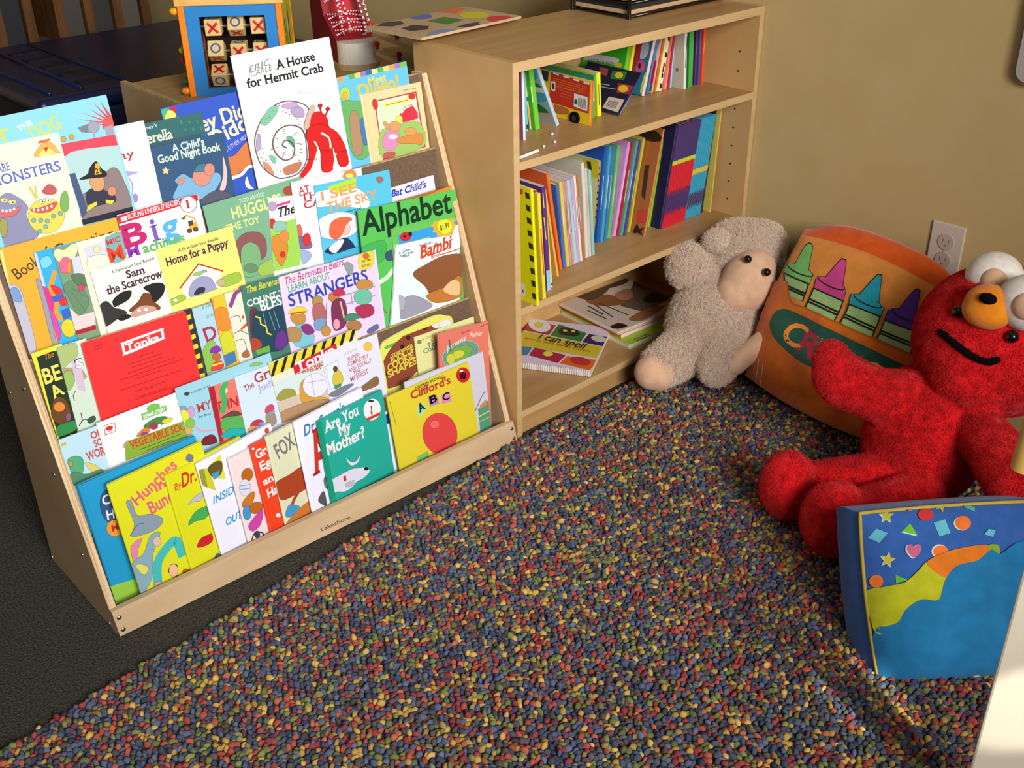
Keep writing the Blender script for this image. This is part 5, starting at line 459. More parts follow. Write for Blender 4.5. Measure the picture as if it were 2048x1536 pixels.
# ---- rug: backing plus a pile of separate little yarn tufts
RX0, RX1, RY0, RY1 = -1.12, 0.7318 - .004, -1.5, -.005
rg = empty('rug', Matrix.Identity(4), 'multicoloured pebbly loop pile rug in front of the shelves', 'rug')
def redge(x): return np.where(x < -.05, -.012 + (x + .05) * .088, -.0095)
bk = MB(); bk.prism([(RX0, RY0), (RX1, RY0), (RX1, float(redge(RX1))), (-.05, float(redge(-.05))), (RX0, float(redge(RX0)))], .0005, .004, pm('4a4450', 1, .95)); bk.build('backing', rg)
def tufts():
    rs = np.random.RandomState(5); sp = .0092
    nx = int((RX1 - RX0) / sp); ny = int((RY1 - RY0) / (sp * .87))
    ii, jj = np.meshgrid(np.arange(nx), np.arange(ny)); ii = ii.ravel(); jj = jj.ravel()
    cx = RX0 + sp * .6 + (ii + .5 * (jj % 2)) * sp; cy = RY0 + sp * .5 + jj * sp * .87
    n = len(cx); cx = cx + rs.uniform(-.0024, .0024, n); cy = cy + rs.uniform(-.0024, .0024, n)
    r = rs.uniform(.0042, .0062, n); h = rs.uniform(.006, .013, n); an = rs.uniform(0, 6.28, n); el = rs.uniform(.7, 1.5, n)
    k = np.arange(6) * math.pi / 3
    V = np.zeros((n, 13, 3))
    for ring, (rr, hz) in enumerate(((1.0, .15), (.92, .68))):
        lx = np.cos(k)[None] * rr * r[:, None] * el[:, None]; ly = np.sin(k)[None] * rr * r[:, None] / el[:, None]
        V[:, ring * 6:ring * 6 + 6, 0] = cx[:, None] + lx * np.cos(an)[:, None] - ly * np.sin(an)[:, None]
        V[:, ring * 6:ring * 6 + 6, 1] = cy[:, None] + lx * np.sin(an)[:, None] + ly * np.cos(an)[:, None]
        V[:, ring * 6:ring * 6 + 6, 2] = .003 + (h * hz)[:, None]
    V[:, 12] = np.stack([cx + rs.uniform(-.002, .002, n), cy + rs.uniform(-.002, .002, n), .003 + h], 1)
    V = V[:, :, :]; ok = (cy < redge(cx) - .003) & (cx < RX1 - .006); V = V[ok]; n = len(V)
    q_ = [[i, (i + 1) % 6, 6 + (i + 1) % 6, 6 + i] for i in range(6)]; t_ = [[6 + i, 6 + (i + 1) % 6, 12] for i in range(6)]
    off = np.arange(n)[:, None] * 13
    lq = (np.array(q_).ravel()[None] + off).reshape(n, -1); lt = (np.array(t_).ravel()[None] + off).reshape(n, -1)
    loops = np.concatenate([lq, lt], 1).ravel(); tot = np.tile(np.array([4] * 6 + [3] * 6), n); st = np.concatenate([[0], np.cumsum(tot)[:-1]])
    me = bpy.data.meshes.new('pile'); me.vertices.add(n * 13); me.vertices.foreach_set('co', V.ravel())
    me.loops.add(len(loops)); me.loops.foreach_set('vertex_index', loops.astype(np.int32))
    me.polygons.add(len(tot)); me.polygons.foreach_set('loop_start', st.astype(np.int32)); me.polygons.foreach_set('use_smooth', np.ones(len(tot), bool))
    pal = ['4c556c', '545e78', '5e6880', '454c60', '505a74', '3e4356', '59616e', '8a3c40', '9c4846', 'a85044', 'b0604c', 'b8964e', 'a88848', 'c8a45a', '707846', '7c8450', '646c48', '6a4656', '58504e', '4e4a50']
    pc = np.array([hexcol(c) for c in pal]); c = pc[rs.randint(0, len(pal), n)]; c[:, :3] *= rs.uniform(.85, 1.2, (n, 1))
    at = me.color_attributes.new('tuft', 'FLOAT_COLOR', 'POINT'); at.data.foreach_set('color', np.repeat(c, 13, 0).ravel())
    me.update(calc_edges=True); me.validate()
    m = bpy.data.materials.new('rug_yarn'); m.use_nodes = True; N, L = nodes(m); b = N['Principled BSDF']
    a = N.new('ShaderNodeAttribute'); a.attribute_name = 'tuft'; L.new(a.outputs['Color'], b.inputs['Base Color'])
    b.inputs['Roughness'].default_value = .95; b.inputs['Specular IOR Level'].default_value = .1
    me.materials.append(m)
    o = bpy.data.objects.new('pile', me); COL.objects.link(o); o.parent = rg; tag(o, kind='stuff')
tufts()
# ---- book display rack (its own frame: x from -WR to 0, y back, z up)
WR, RB, SL, RH, RT = 0.8607, 0.2773, 0.3331, 0.7113, .012
rk = empty('book_display_rack', RACK, 'birch wood display rack with five stepped tiers of face-out books', 'bookcase')
YZX = Matrix(((0, 0, 1, 0), (1, 0, 0, 0), (0, 1, 0, 0), (0, 0, 0, 1)))
for x0 in (-WR, -RT):
    s_ = MB(); s_.prism([(.014, .0), (RB, 0), (RB, RH), (SL * RH + .008, RH), (SL * .02 + .01, .02)], x0, x0 + RT, M['birch_side'], YZX, M['ply_edge'])
    sp_ = bevel(s_.build('side_panel', rk), .0012, 2)
    for y_, z_ in [(0.1331, 0.2502), (0.092, 0.116), (0.2753, 0.006), (0.0393, 0.006), (0.2581, 0.347), (0.1757, 0.3875)]:
        if x0 < -.5:
            c_ = MB(); c_.ball((x0 - .0004, y_, z_), (.002, .0035, .0035), M['steel'], 12, 8); c_.build('screw', sp_)
fb = MB(); fb.prism([(SL * .002, .002), (SL * .0438, .0438), (SL * .0438 + .013, .0438), (.013, .002)], -WR, 0, M['birch'], YZX, M['birch'])
fbo = bevel(fb.build('front_board', rk), .0015, 2)
FT = Matrix.Translation((0, 0, 0)) @ Matrix(((1, 0, 0, 0), (0, SL / math.hypot(1, SL), -1 / math.hypot(1, SL), 0), (0, 1 / math.hypot(1, SL), SL / math.hypot(1, SL), 0), (0, 0, 0, 1)))
lm = MB(); print_art(lm, [('t', '543', 'Lakeshore', [3848, 140, 635, -39, 70], 's')], 10, 10, Matrix.Translation((-WR, 0, 0)) @ FT, base=.0002)
lm.build('maker_lettering', fbo)
for x_ in (-WR + .008, -.008):
    for z_ in (.012, .033):
        c_ = MB(); p_ = FT @ Vector((x_, z_, .0005)); c_.ball(p_, (.0045, .0022, .0045), M['steel'], 14, 8); c_.build('screw', fbo)
def trow(r): return .719 - .144 * (r - 1), .258 - .0434 * (r - 1)
def trough(r): return max(trow(r)[0] - .194, .016)
T8 = math.tan(math.radians(8))
for r in range(1, 6):
    z1, y1 = trow(r); z0 = trough(r) - .004; y0 = y1 - (z1 - z0) * T8
    z1b = min(z1, RH - .002); y1b = y1 - (z1 - z1b) * T8
    b_ = MB(); b_.prism([(y0, z0), (y1b, z1b), (y1b + .0045, z1b), (y0 + .0045, z0)], -WR + RT + .0002, -RT - .0002, M['hardboard'], YZX, M['hardboard'])
    bo = b_.build('back_panel' if r == 1 else 'tier_board', rk)
    e_ = MB(); e_.box(-WR + RT + .0004, y1b - .0003, z1b - .0005, -RT - .0004, y1b + .0048, z1b + .0012, M['strip']); e_.build('top_edge', bo)
    zt = trough(r); yb = y1 - (z1 - zt) * T8
    yf = (trow(r + 1)[1] - (trow(r + 1)[0] - zt) * T8 + .0046) if r < 5 else .0135
    f_ = MB(); f_.box(-WR + RT + .0002, yf, zt - .006, -RT - .0002, yb - .0002, zt - .0004, M['hardboard']); f_.build('tier_floor', rk)
# ---- the books on the rack
ROWS = {1: 'picture books on the top tier', 2: 'picture books on the second tier', 3: 'picture books on the third tier', 4: 'picture books on the fourth tier', 5: 'books on the front tier'}
for nm, lab, r, O, ang, W_, H_, th, kd, base, art, sh in RACKBOOKS:
    book(nm, lab, ROWS[r], RACK @ lean_matrix(*ang, [v * 1e-4 for v in O]), W_ * 1e-4, H_ * 1e-4, th * 1e-4, kd, base, art, sh, .9)
# ---- bookcase
BW, BD, BH, BT = 0.7298, 0.2778, 0.7655, .0144
bc = empty('bookcase', (0, 0, 0), 'pale maple three shelf bookcase standing against the tan wall', 'bookcase')
for x0 in (0, BW - BT):
    s_ = MB(); s_.box(x0, .0006, 0, x0 + BT, BD, BH, M['maple']); s_.box(x0, 0, 0, x0 + BT, .0006, BH, M['maple_edge'])
    so = s_.build('side_panel', bc)
    xi = x0 + BT if x0 == 0 else x0
    h_ = MB()
    for y_ in (.045, .225):
        for k_ in range(14):
            z_ = .12 + k_ * .042
            if min(abs(z_ - .285), abs(z_ - .578)) > .015: h_.cyl((xi - .0003, y_, z_), (xi + .0003, y_, z_), .0024, pm('3a2c1c', 1, .8), n=10)
    h_.build('shelf_pin_holes', so)
def plank(name, z0, z1, y0=.0, mat='maple_h'):
    s_ = MB(); s_.box(BT + .0001, y0 + .0008, z0, BW - BT - .0001, BD - .005, z1, M[mat]); s_.box(BT + .0001, y0, z0, BW - BT - .0001, y0 + .0008, z1, M['maple_edge'])
    return s_.build(name, bc)
plank('top', BH - .01765, BH); plank('shelf', .5702, .58555); plank('shelf', .2777, .29289); plank('bottom_shelf', .0465, .06187)
kb = MB(); kb.box(BT + .0001, .012, 0, BW - BT - .0001, .026, .0464, M['maple_h']); kb.build('kickboard', bc)
bp = MB(); bp.box(BT + .0001, BD - .0049, .047, BW - BT - .0001, BD - .0008, BH - .018, M['maple']); bp.build('back_panel', bc)
# ---- upright books in the bookcase
SG = 1.05
def shelf_book(lab, grp, O, ang, T, H, dep, base, face, kd, sp, fa, dx=0):
    O = Vector([v * 1e-4 for v in O]); T *= 1e-4; H *= 1e-4; dep *= 1e-4; an = math.radians(ang)
    a = Vector((math.cos(an), 0, -math.sin(an))); b = Vector((math.sin(an), 0, math.cos(an))); y = Vector((0, 1, 0))
    lift = max(0, T * math.sin(an)) + .0003
    m = Matrix((a, b, -y)).transposed().to_4x4(); m.translation = O + a * dx + Vector((0, 0, lift))
    root = empty('hardcover_book' if kd == 'h' else 'book', m, lab, 'book', grp)
    c = MB(); ct = min(.0016 if kd == 'h' else .0004, T * .25); cm = pm(base, SG); fm = pm(face, SG)
    # local: x thickness, y up, z toward the viewer (spine at z = 0)
    c.box(0, 0, -dep, ct, H, 0, fm); c.box(T - ct, 0, -dep, T, H, 0, fm); c.box(ct, 0, -ct, T - ct, H, .0002 if T < .006 else .0008, cm)
    print_art(c, sp, T, H, Matrix.Translation((0, 0, .0009)), SG)
    TL = Matrix(((0, 0, -1, 0), (0, 1, 0, 0), (-1, 0, 0, 0), (0, 0, 0, 1)))
    print_art(c, fa, dep, H, TL, SG)
    c.build('cover', root)
    pg = MB(); ins = .002 if kd == 'h' else .0005
    pg.box(ct + .0001, ins, -dep + ins, T - ct - .0001, H - ins, -ct - .0001, M['paper']); pg.build('pages', root)
    return root
def dup(root, label, dx, an=0):
    r = root.copy(); COL.objects.link(r)
    r.matrix_world = Matrix.Translation((dx / math.cos(an), 0, 0)) @ root.matrix_world; r['label'] = label
    for ch in list(root.children):
        c_ = ch.copy(); COL.objects.link(c_); c_.parent = r
    return r
bpy.context.view_layer.update()
ORD = ['first', 'second', 'third', 'fourth', 'fifth', 'sixth', 'seventh', 'eighth', 'ninth']
for lab, grp, O, ang, T, H, dep, base, face, kd, sp, fa, rep in SHELFBOOKS:
    if not rep:
        sb_ = shelf_book(lab, grp, O, ang, T, H, dep, base, face, kd, sp, fa)
        if lab.startswith('bus'):
            wh = MB()
            for yy, zz_ in [(0.0407, 0.0089)]:
                wh.cyl((-.0002, zz_, -yy), (-.005, zz_, -yy), .0125, M['black_felt'], n=24); wh.cyl((-.005, zz_, -yy), (-.0056, zz_, -yy), .006, pm('2a2a2a', 1, .5), n=20)
            wh.build('wheel', sb_)
        continue
    n = rep[1]; t1 = T / n * .985; w1 = t1 * 1e-4; hh = H * 1e-4
    def q4(v): return int(round(v * 1e4))
    if rep[0] == 'r':
        s1 = [('p', '436', [0, int(H * .66), q4(w1), int(H * .66), q4(w1), H, 0, H]), ('p', 'bc3', [0, int(H * .62), q4(w1), int(H * .62), q4(w1), int(H * .66), 0, int(H * .66)]),
              ('s', '436', [0, int(H * .12), q4(w1), int(H * .2), q4(w1), int(H * .32), q4(w1) // 2, int(H * .36), 0, int(H * .26)])]
    else:
        s1 = [('s', 'cb4', [0, int(H * .44), q4(w1), int(H * .46), q4(w1), int(H * .5), 0, int(H * .49)]), ('s', '446', [0, int(H * .1), q4(w1), int(H * .16), q4(w1), int(H * .26), 0, int(H * .22)])]
    nm_ = 'red and purple' if rep[0] == 'r' else 'blue'
    r0 = shelf_book('thin ' + nm_ + ' series book, first from the left of its middle shelf run', grp, O, ang, t1, H, dep, base, face, kd, s1, [])
    bpy.context.view_layer.update()
    for k_ in range(1, n):
        dup(r0, 'thin ' + nm_ + ' series book, ' + ORD[k_] + ' from the left of its middle shelf run', k_ * T / n * 1e-4, math.radians(ang))
# ---- books lying on the bottom shelf
def flat_book(name, lab, quad, z, th, kd, base, art, grp=None, gain=1.0):
    """quad: spine-bottom, fore-bottom, fore-top corner on the table plane (xy)"""
    o = Vector((*quad[0], z + th)); a = (Vector((*quad[1], 0)) - Vector((*quad[0], 0))); b = (Vector((*quad[2], 0)) - Vector((*quad[1], 0)))
    W_ = a.length; a.normalize(); n = Vector((0, 0, 1)); b2 = n.cross(a); H_ = b.dot(b2)
    m = Matrix((a, b2, n)).transposed().to_4x4(); m.translation = o
    return book(name, lab, grp, m, W_, H_, th, kd, base, art, None, gain)
for nm, lab, grp, O, ax, W_, H_, z, th, kd, base, art in FLATBOOKS:
    m = Matrix.Translation((O[0] * 1e-4, O[1] * 1e-4, z * 1e-4 + th * 1e-4)) @ Matrix.Rotation(ax * 1e-4, 4, 'Z')
    rb = book(nm, lab, grp, m, W_ * 1e-4, H_ * 1e-4, th * 1e-4, kd, base, art, None, SG)
    if nm == 'spiral_bound_book':
        sb = MB()
        for i in range(38):
            x_ = .004 + i * (W_ * 1e-4 - .008) / 37
            P = [(x_, .0022 + .0052 * math.cos(a), -th * .5e-4 + (th * .5e-4 + .0022) * math.sin(a)) for a in [2 * math.pi * k / 12 for k in range(12)]]
            sb.tube(P, .0006, pm('e8e8ee', 1, .3), 5, True)
        sb.build('spiral_binding', rb)
# ---- bits lying on the top shelf
pz = 0.5856
st = MB(); st.cyl((0.0303, 0.0149, 0.5886), (0.0825, 0.0225, 0.5886), .0028, pm('f4f4f8', 1, .2, .6), n=12)
tag(st.build('metal_stick'), 'short shiny metal stick lying on the top shelf of the bookcase', 'stick')
for i, p_ in enumerate([(0.1103, 0.0357), (0.1444, 0.0403), (0.1782, 0.0816)]):
    q_ = MB(); q_.ball((p_[0], p_[1], pz + .0022), (.0028, .002, .0022), pm('eeeef2', 1, .2)); 
    tag(q_.build('plastic_bead'), ['tiny white bead on the top shelf, just right of the metal stick', 'tiny white bead on the top shelf, farthest from the metal stick', 'tiny white bead on the top shelf, nearest the island book'][i], 'bead', 'white beads on the top shelf')
# ---- wall outlet
OY, OZ = (-0.4874, 0.3507)
ot = empty('wall_outlet', (0.7318, OY, OZ), 'white double wall outlet on the tan wall behind the crayon pillow', 'outlet')
pl = MB(); pl.box(-.005, -.035, -.057, -.0002, .035, .057, M['plastic_white']); bevel(pl.build('cover_plate', ot), .002, 2)
for dz in (.0195, -.0195):
    s_ = MB(); s_.cyl((-.004, 0, dz), (-.0068, 0, dz), .0168, pm('c0ae9e', 1, .4), n=28)
    so = s_.build('socket', ot); h_ = MB()
    for dy in (-.0062, .0062): h_.box(-.0071, dy - .0009, dz - .001, -.0066, dy + .0009, dz + .007, pm('8a7a6c', 1, .6))
    h_.cyl((-.0071, 0, dz - .0075), (-.0066, 0, dz - .0075), .0024, pm('8a7a6c', 1, .6), n=12); h_.build('slots', so)
s_ = MB(); s_.cyl((-.0046, 0, 0), (-.006, 0, 0), .003, pm('c8b8a8', 1, .4), n=12); s_.build('screw', ot)
# thermostat-like plate at the frame edge
tp_ = empty('wall_switch_panel', (0.7318, -.655, .80), 'pale plastic panel with rounded corner on the wall at the right edge', 'panel')
pl = MB(); pl.prism([(p[0] - .1, p[1] - .1) for p in rrect(.2, .2, .025, 6)], 0, .012, pm('8a8a88', 1, .5), Matrix(((0, 0, -1, 0), (1, 0, 0, 0), (0, 1, 0, 0), (0, 0, 0, 1)))); pl.build('rim', tp_)
pl = MB(); pl.prism([(p[0] - .095, p[1] - .095) for p in rrect(.19, .19, .022, 6)], .012, .017, pm('b4a8a0', 1, .5), Matrix(((0, 0, -1, 0), (1, 0, 0, 0), (0, 1, 0, 0), (0, 0, 0, 1)))); pl.build('cover', tp_)
# ---- soft things
def soft(balls, caps, vox=.006, smooth=6):
    mb = MB(); m0 = pm('888')
    for c_, r_, *R_ in balls: mb.ball(c_, r_, m0, 24, 16, R_[0] if R_ else None)
    for p0, r0, p1, r1 in caps:
        p0, p1 = Vector(p0), Vector(p1); n = max(3, int((p1 - p0).length / (min(r0, r1) * .35)))
        for i in range(n + 1): mb.ball(p0.lerp(p1, i / n), r0 + (r1 - r0) * i / n, m0, 20, 12)
    o = mb.build('tmp'); rm = o.modifiers.new('r', 'REMESH'); rm.mode = 'VOXEL'; rm.voxel_size = vox; rm.use_smooth_shade = True
    sm = o.modifiers.new('s', 'SMOOTH'); sm.iterations = smooth; sm.factor = .5
    me = bpy.data.meshes.new_from_object(o.evaluated_get(bpy.context.evaluated_depsgraph_get()))
    bpy.data.objects.remove(o); me.materials.clear()
    return me
def mobj(name, me, mat, parent=None):
    o = bpy.data.objects.new(name, me); COL.objects.link(o); me.materials.append(mat)
    me.polygons.foreach_set('use_smooth', [True] * len(me.polygons))
    if parent: o.parent = parent
    return o
def fur(o, n, ln, rad=.0006, rough=.004, kids=12):
    md = o.modifiers.new('fur', 'PARTICLE_SYSTEM'); ps = o.particle_systems[-1].settings
    ps.type = 'HAIR'; ps.count = n; ps.hair_length = ln; ps.hair_step = 3; ps.render_step = 3; ps.display_step = 2
    ps.child_type = 'SIMPLE'; ps.rendered_child_count = kids; ps.child_percent = 1; ps.child_radius = .012; ps.child_length = 1
    ps.roughness_1 = rough; ps.roughness_1_size = .01; ps.roughness_2 = rough * 1.5; ps.roughness_2_size = .02; ps.roughness_endpoint = rough
    ps.root_radius = rad / .01; ps.tip_radius = rad * .4 / .01; ps.radius_scale = .01; ps.use_hair_bspline = False
    ps.clump_factor = .25
SD = {'base': (0.5, -0.12, 0.012), 'balls': [((0.5134, -0.1014, 0.1104), (0.1, 0.092, 0.11)), ((0.5314, -0.1237, 0.1368), (0.072, 0.062, 0.09)), ((0.5631, -0.0818, 0.1737), (0.075, 0.07, 0.07)), ((0.6211, -0.0925, 0.2444), (0.082, 0.075, 0.072)), ((0.6115, -0.0726, 0.2797), (0.055, 0.05, 0.036)), ((0.6486, -0.1093, 0.2773), (0.05, 0.05, 0.036))], 'caps': [((0.5562, -0.0653, 0.1828), 0.05, (0.5051, -0.0308, 0.2363), 0.043), ((0.4527, -0.1062, 0.0962), 0.052, (0.3596, -0.0871, 0.0638), 0.038), ((0.4712, -0.1669, 0.0996), 0.05, (0.4238, -0.1834, 0.072), 0.03)], 'face': [((0.5531, -0.155, 0.221), (0.064, 0.058, 0.068)), ((0.5229, -0.1497, 0.2087), (0.05, 0.045, 0.045)), ((0.5655, -0.1596, 0.2516), (0.05, 0.045, 0.045))], 'foot': ([((0.342, -0.0844, 0.0731), (0.03, 0.03, 0.03)), ((0.3276, -0.0862, 0.0608), (0.04, 0.038, 0.04)), ((0.3363, -0.1003, 0.0568), (0.034, 0.034, 0.036))], []), 'foot2': ([((0.4445, -0.2192, 0.0866), (0.024, 0.024, 0.022))], [((0.4993, -0.2416, 0.1292), 0.024, (0.4426, -0.2167, 0.0864), 0.024)]), 'ear': [((0.549, -0.0668, 0.2957), (0.026, 0.024, 0.017)), ((0.5632, -0.0729, 0.2887), (0.02, 0.02, 0.018))], 'eyes': [(0.5235, -0.1692, 0.2903), (0.539, -0.2092, 0.2681)]}
sh = empty('plush_sheep', tuple(Vector(SD['base']) + Vector((-.004, .006, .007))), 'cream plush sheep slumped between the bookcase and the crayon pillow', 'soft toy')
inv = Matrix.Translation(-Vector(SD['base']))
def shift(o, base): o.data.transform(Matrix.Translation(-Vector(base))); return o
b_ = shift(mobj('body', soft(SD['balls'], SD['caps'], .006, 5), M['wool'], sh), SD['base']); fur(b_, 6500, .012, .0007, .008, 12)
f_ = shift(mobj('face', soft(SD['face'], [], .005, 4), M['tan_plush'], sh), SD['base'])
for nm, k_ in (('foot', 'foot'), ('foot', 'foot2')):
    shift(mobj(nm, soft(*SD[k_], .005, 4), M['tan_plush'], sh), SD['base'])
er = shift(mobj('ear', soft(SD['ear'], [], .004, 4), M['wool'], sh), SD['base']); fur(er, 700, .008, .0007, .005, 8)
for p_ in SD['eyes']:
    q_ = MB(); q_.ball(p_, .0085, M['black_gloss']); shift(q_.build('eye', f_), SD['base'])
BRD = {'base': (0.42, -0.67, 0.012), 'balls': [((0.3905, -0.6697, 0.1197), (0.103, 0.108, 0.118)), ((0.5093, -0.7117, 0.298), (0.137, 0.142, 0.135)), ((0.4442, -0.7144, 0.2627), (0.085, 0.08, 0.07)), ((0.1622, -0.5418, 0.068), (0.05, 0.05, 0.066)), ((0.1294, -0.6582, 0.072), (0.057, 0.056, 0.07)), ((0.4275, -0.6302, 0.1674), (0.075, 0.075, 0.07))], 'caps': [((0.4146, -0.6472, 0.1957), 0.045, (0.3288, -0.6043, 0.2124), 0.047), ((0.3288, -0.6043, 0.2124), 0.047, (0.289, -0.549, 0.2366), 0.046), ((0.2875, -0.5387, 0.2433), 0.044, (0.2996, -0.5117, 0.2673), 0.03), ((0.4018, -0.752, 0.1834), 0.042, (0.3509, -0.8089, 0.1855), 0.045), ((0.3509, -0.8089, 0.1855), 0.045, (0.2941, -0.8869, 0.1696), 0.052), ((0.1922, -0.5418, 0.056), 0.036, (0.3182, -0.6587, 0.0767), 0.042), ((0.1594, -0.6582, 0.056), 0.042, (0.2924, -0.7235, 0.0725), 0.045)], 'ear1': [((0.4976, -0.69, 0.4166), (0.046, 0.05, 0.047))], 'ear2': [((0.438, -0.7756, 0.4169), (0.045, 0.05, 0.048))], 'muzzle': [((0.4111, -0.7246, 0.4059), (0.036, 0.04, 0.035)), ((0.4064, -0.7262, 0.3968), (0.036, 0.042, 0.03))], 'ear1i': [((0.4667, -0.7025, 0.4247), (0.021, 0.024, 0.024))], 'ear2i': [((0.4069, -0.7871, 0.4254), (0.021, 0.024, 0.024))], 'nose': ((0.3827, -0.7332, 0.4291), (0.011, 0.015, 0.009)), 'eyes': [(0.4013, -0.681, 0.3812), (0.4043, -0.7768, 0.3669)], 'mouth': [((0.389, -0.6631, 0.3408), 0.0075), ((0.3861, -0.6701, 0.3395), 0.0075), ((0.3838, -0.6768, 0.3381), 0.0075), ((0.3818, -0.6833, 0.3365), 0.0075), ((0.3801, -0.6897, 0.3349), 0.0075), ((0.3788, -0.6958, 0.3331), 0.0075), ((0.3778, -0.7018, 0.3314), 0.0075), ((0.3771, -0.7076, 0.3297), 0.0075), ((0.3767, -0.7132, 0.328), 0.0075), ((0.3765, -0.7187, 0.3265), 0.0075), ((0.3765, -0.724, 0.325), 0.0075), ((0.3768, -0.7291, 0.3237), 0.0075), ((0.3773, -0.7341, 0.3225), 0.0075), ((0.378, -0.7389, 0.3215), 0.0075), ((0.3788, -0.7436, 0.3207), 0.0075), ((0.3798, -0.7482, 0.3202), 0.0075), ((0.381, -0.7526, 0.3199), 0.0075), ((0.3823, -0.7569, 0.3198), 0.0075), ((0.384, -0.7605, 0.322), 0.0075), ((0.3858, -0.7641, 0.3241), 0.0075), ((0.3877, -0.7676, 0.3262), 0.0075)]}
br = empty('plush_toy', tuple(Vector(BRD['base']) + Vector((0, 0, .008))), 'large red plush toy sitting on the rug against the tan wall', 'soft toy')
b_ = shift(mobj('body', soft(BRD['balls'], BRD['caps'], .006, 5), M['red_plush'], br), BRD['base']); fur(b_, 9000, .0035, .0005, .002, 12)
for k_ in ('ear1', 'ear2'):
    e_ = shift(mobj('ear', soft(BRD[k_], [], .004, 4), M['cream_felt'], br), BRD['base'])
    i_ = shift(mobj('inner_ear', soft(BRD[k_ + 'i'], [], .003, 3), M['tan_plush'], e_), BRD['base'])
mz = shift(mobj('muzzle', soft(BRD['muzzle'], [], .004, 4), M['orange_plush'], br), BRD['base'])
q_ = MB(); q_.ball(BRD['nose'][0], BRD['nose'][1], M['black_felt']); shift(q_.build('nose', mz), BRD['base'])
for p_ in BRD['eyes']:
    q_ = MB(); q_.ball(p_, .011, M['black_gloss']); shift(q_.build('eye', br), BRD['base'])
shift(mobj('mouth', soft([(c_, (r_, r_, r_)) for c_, r_ in BRD['mouth']], [], .004, 4), M['black_felt'], br), BRD['base'])
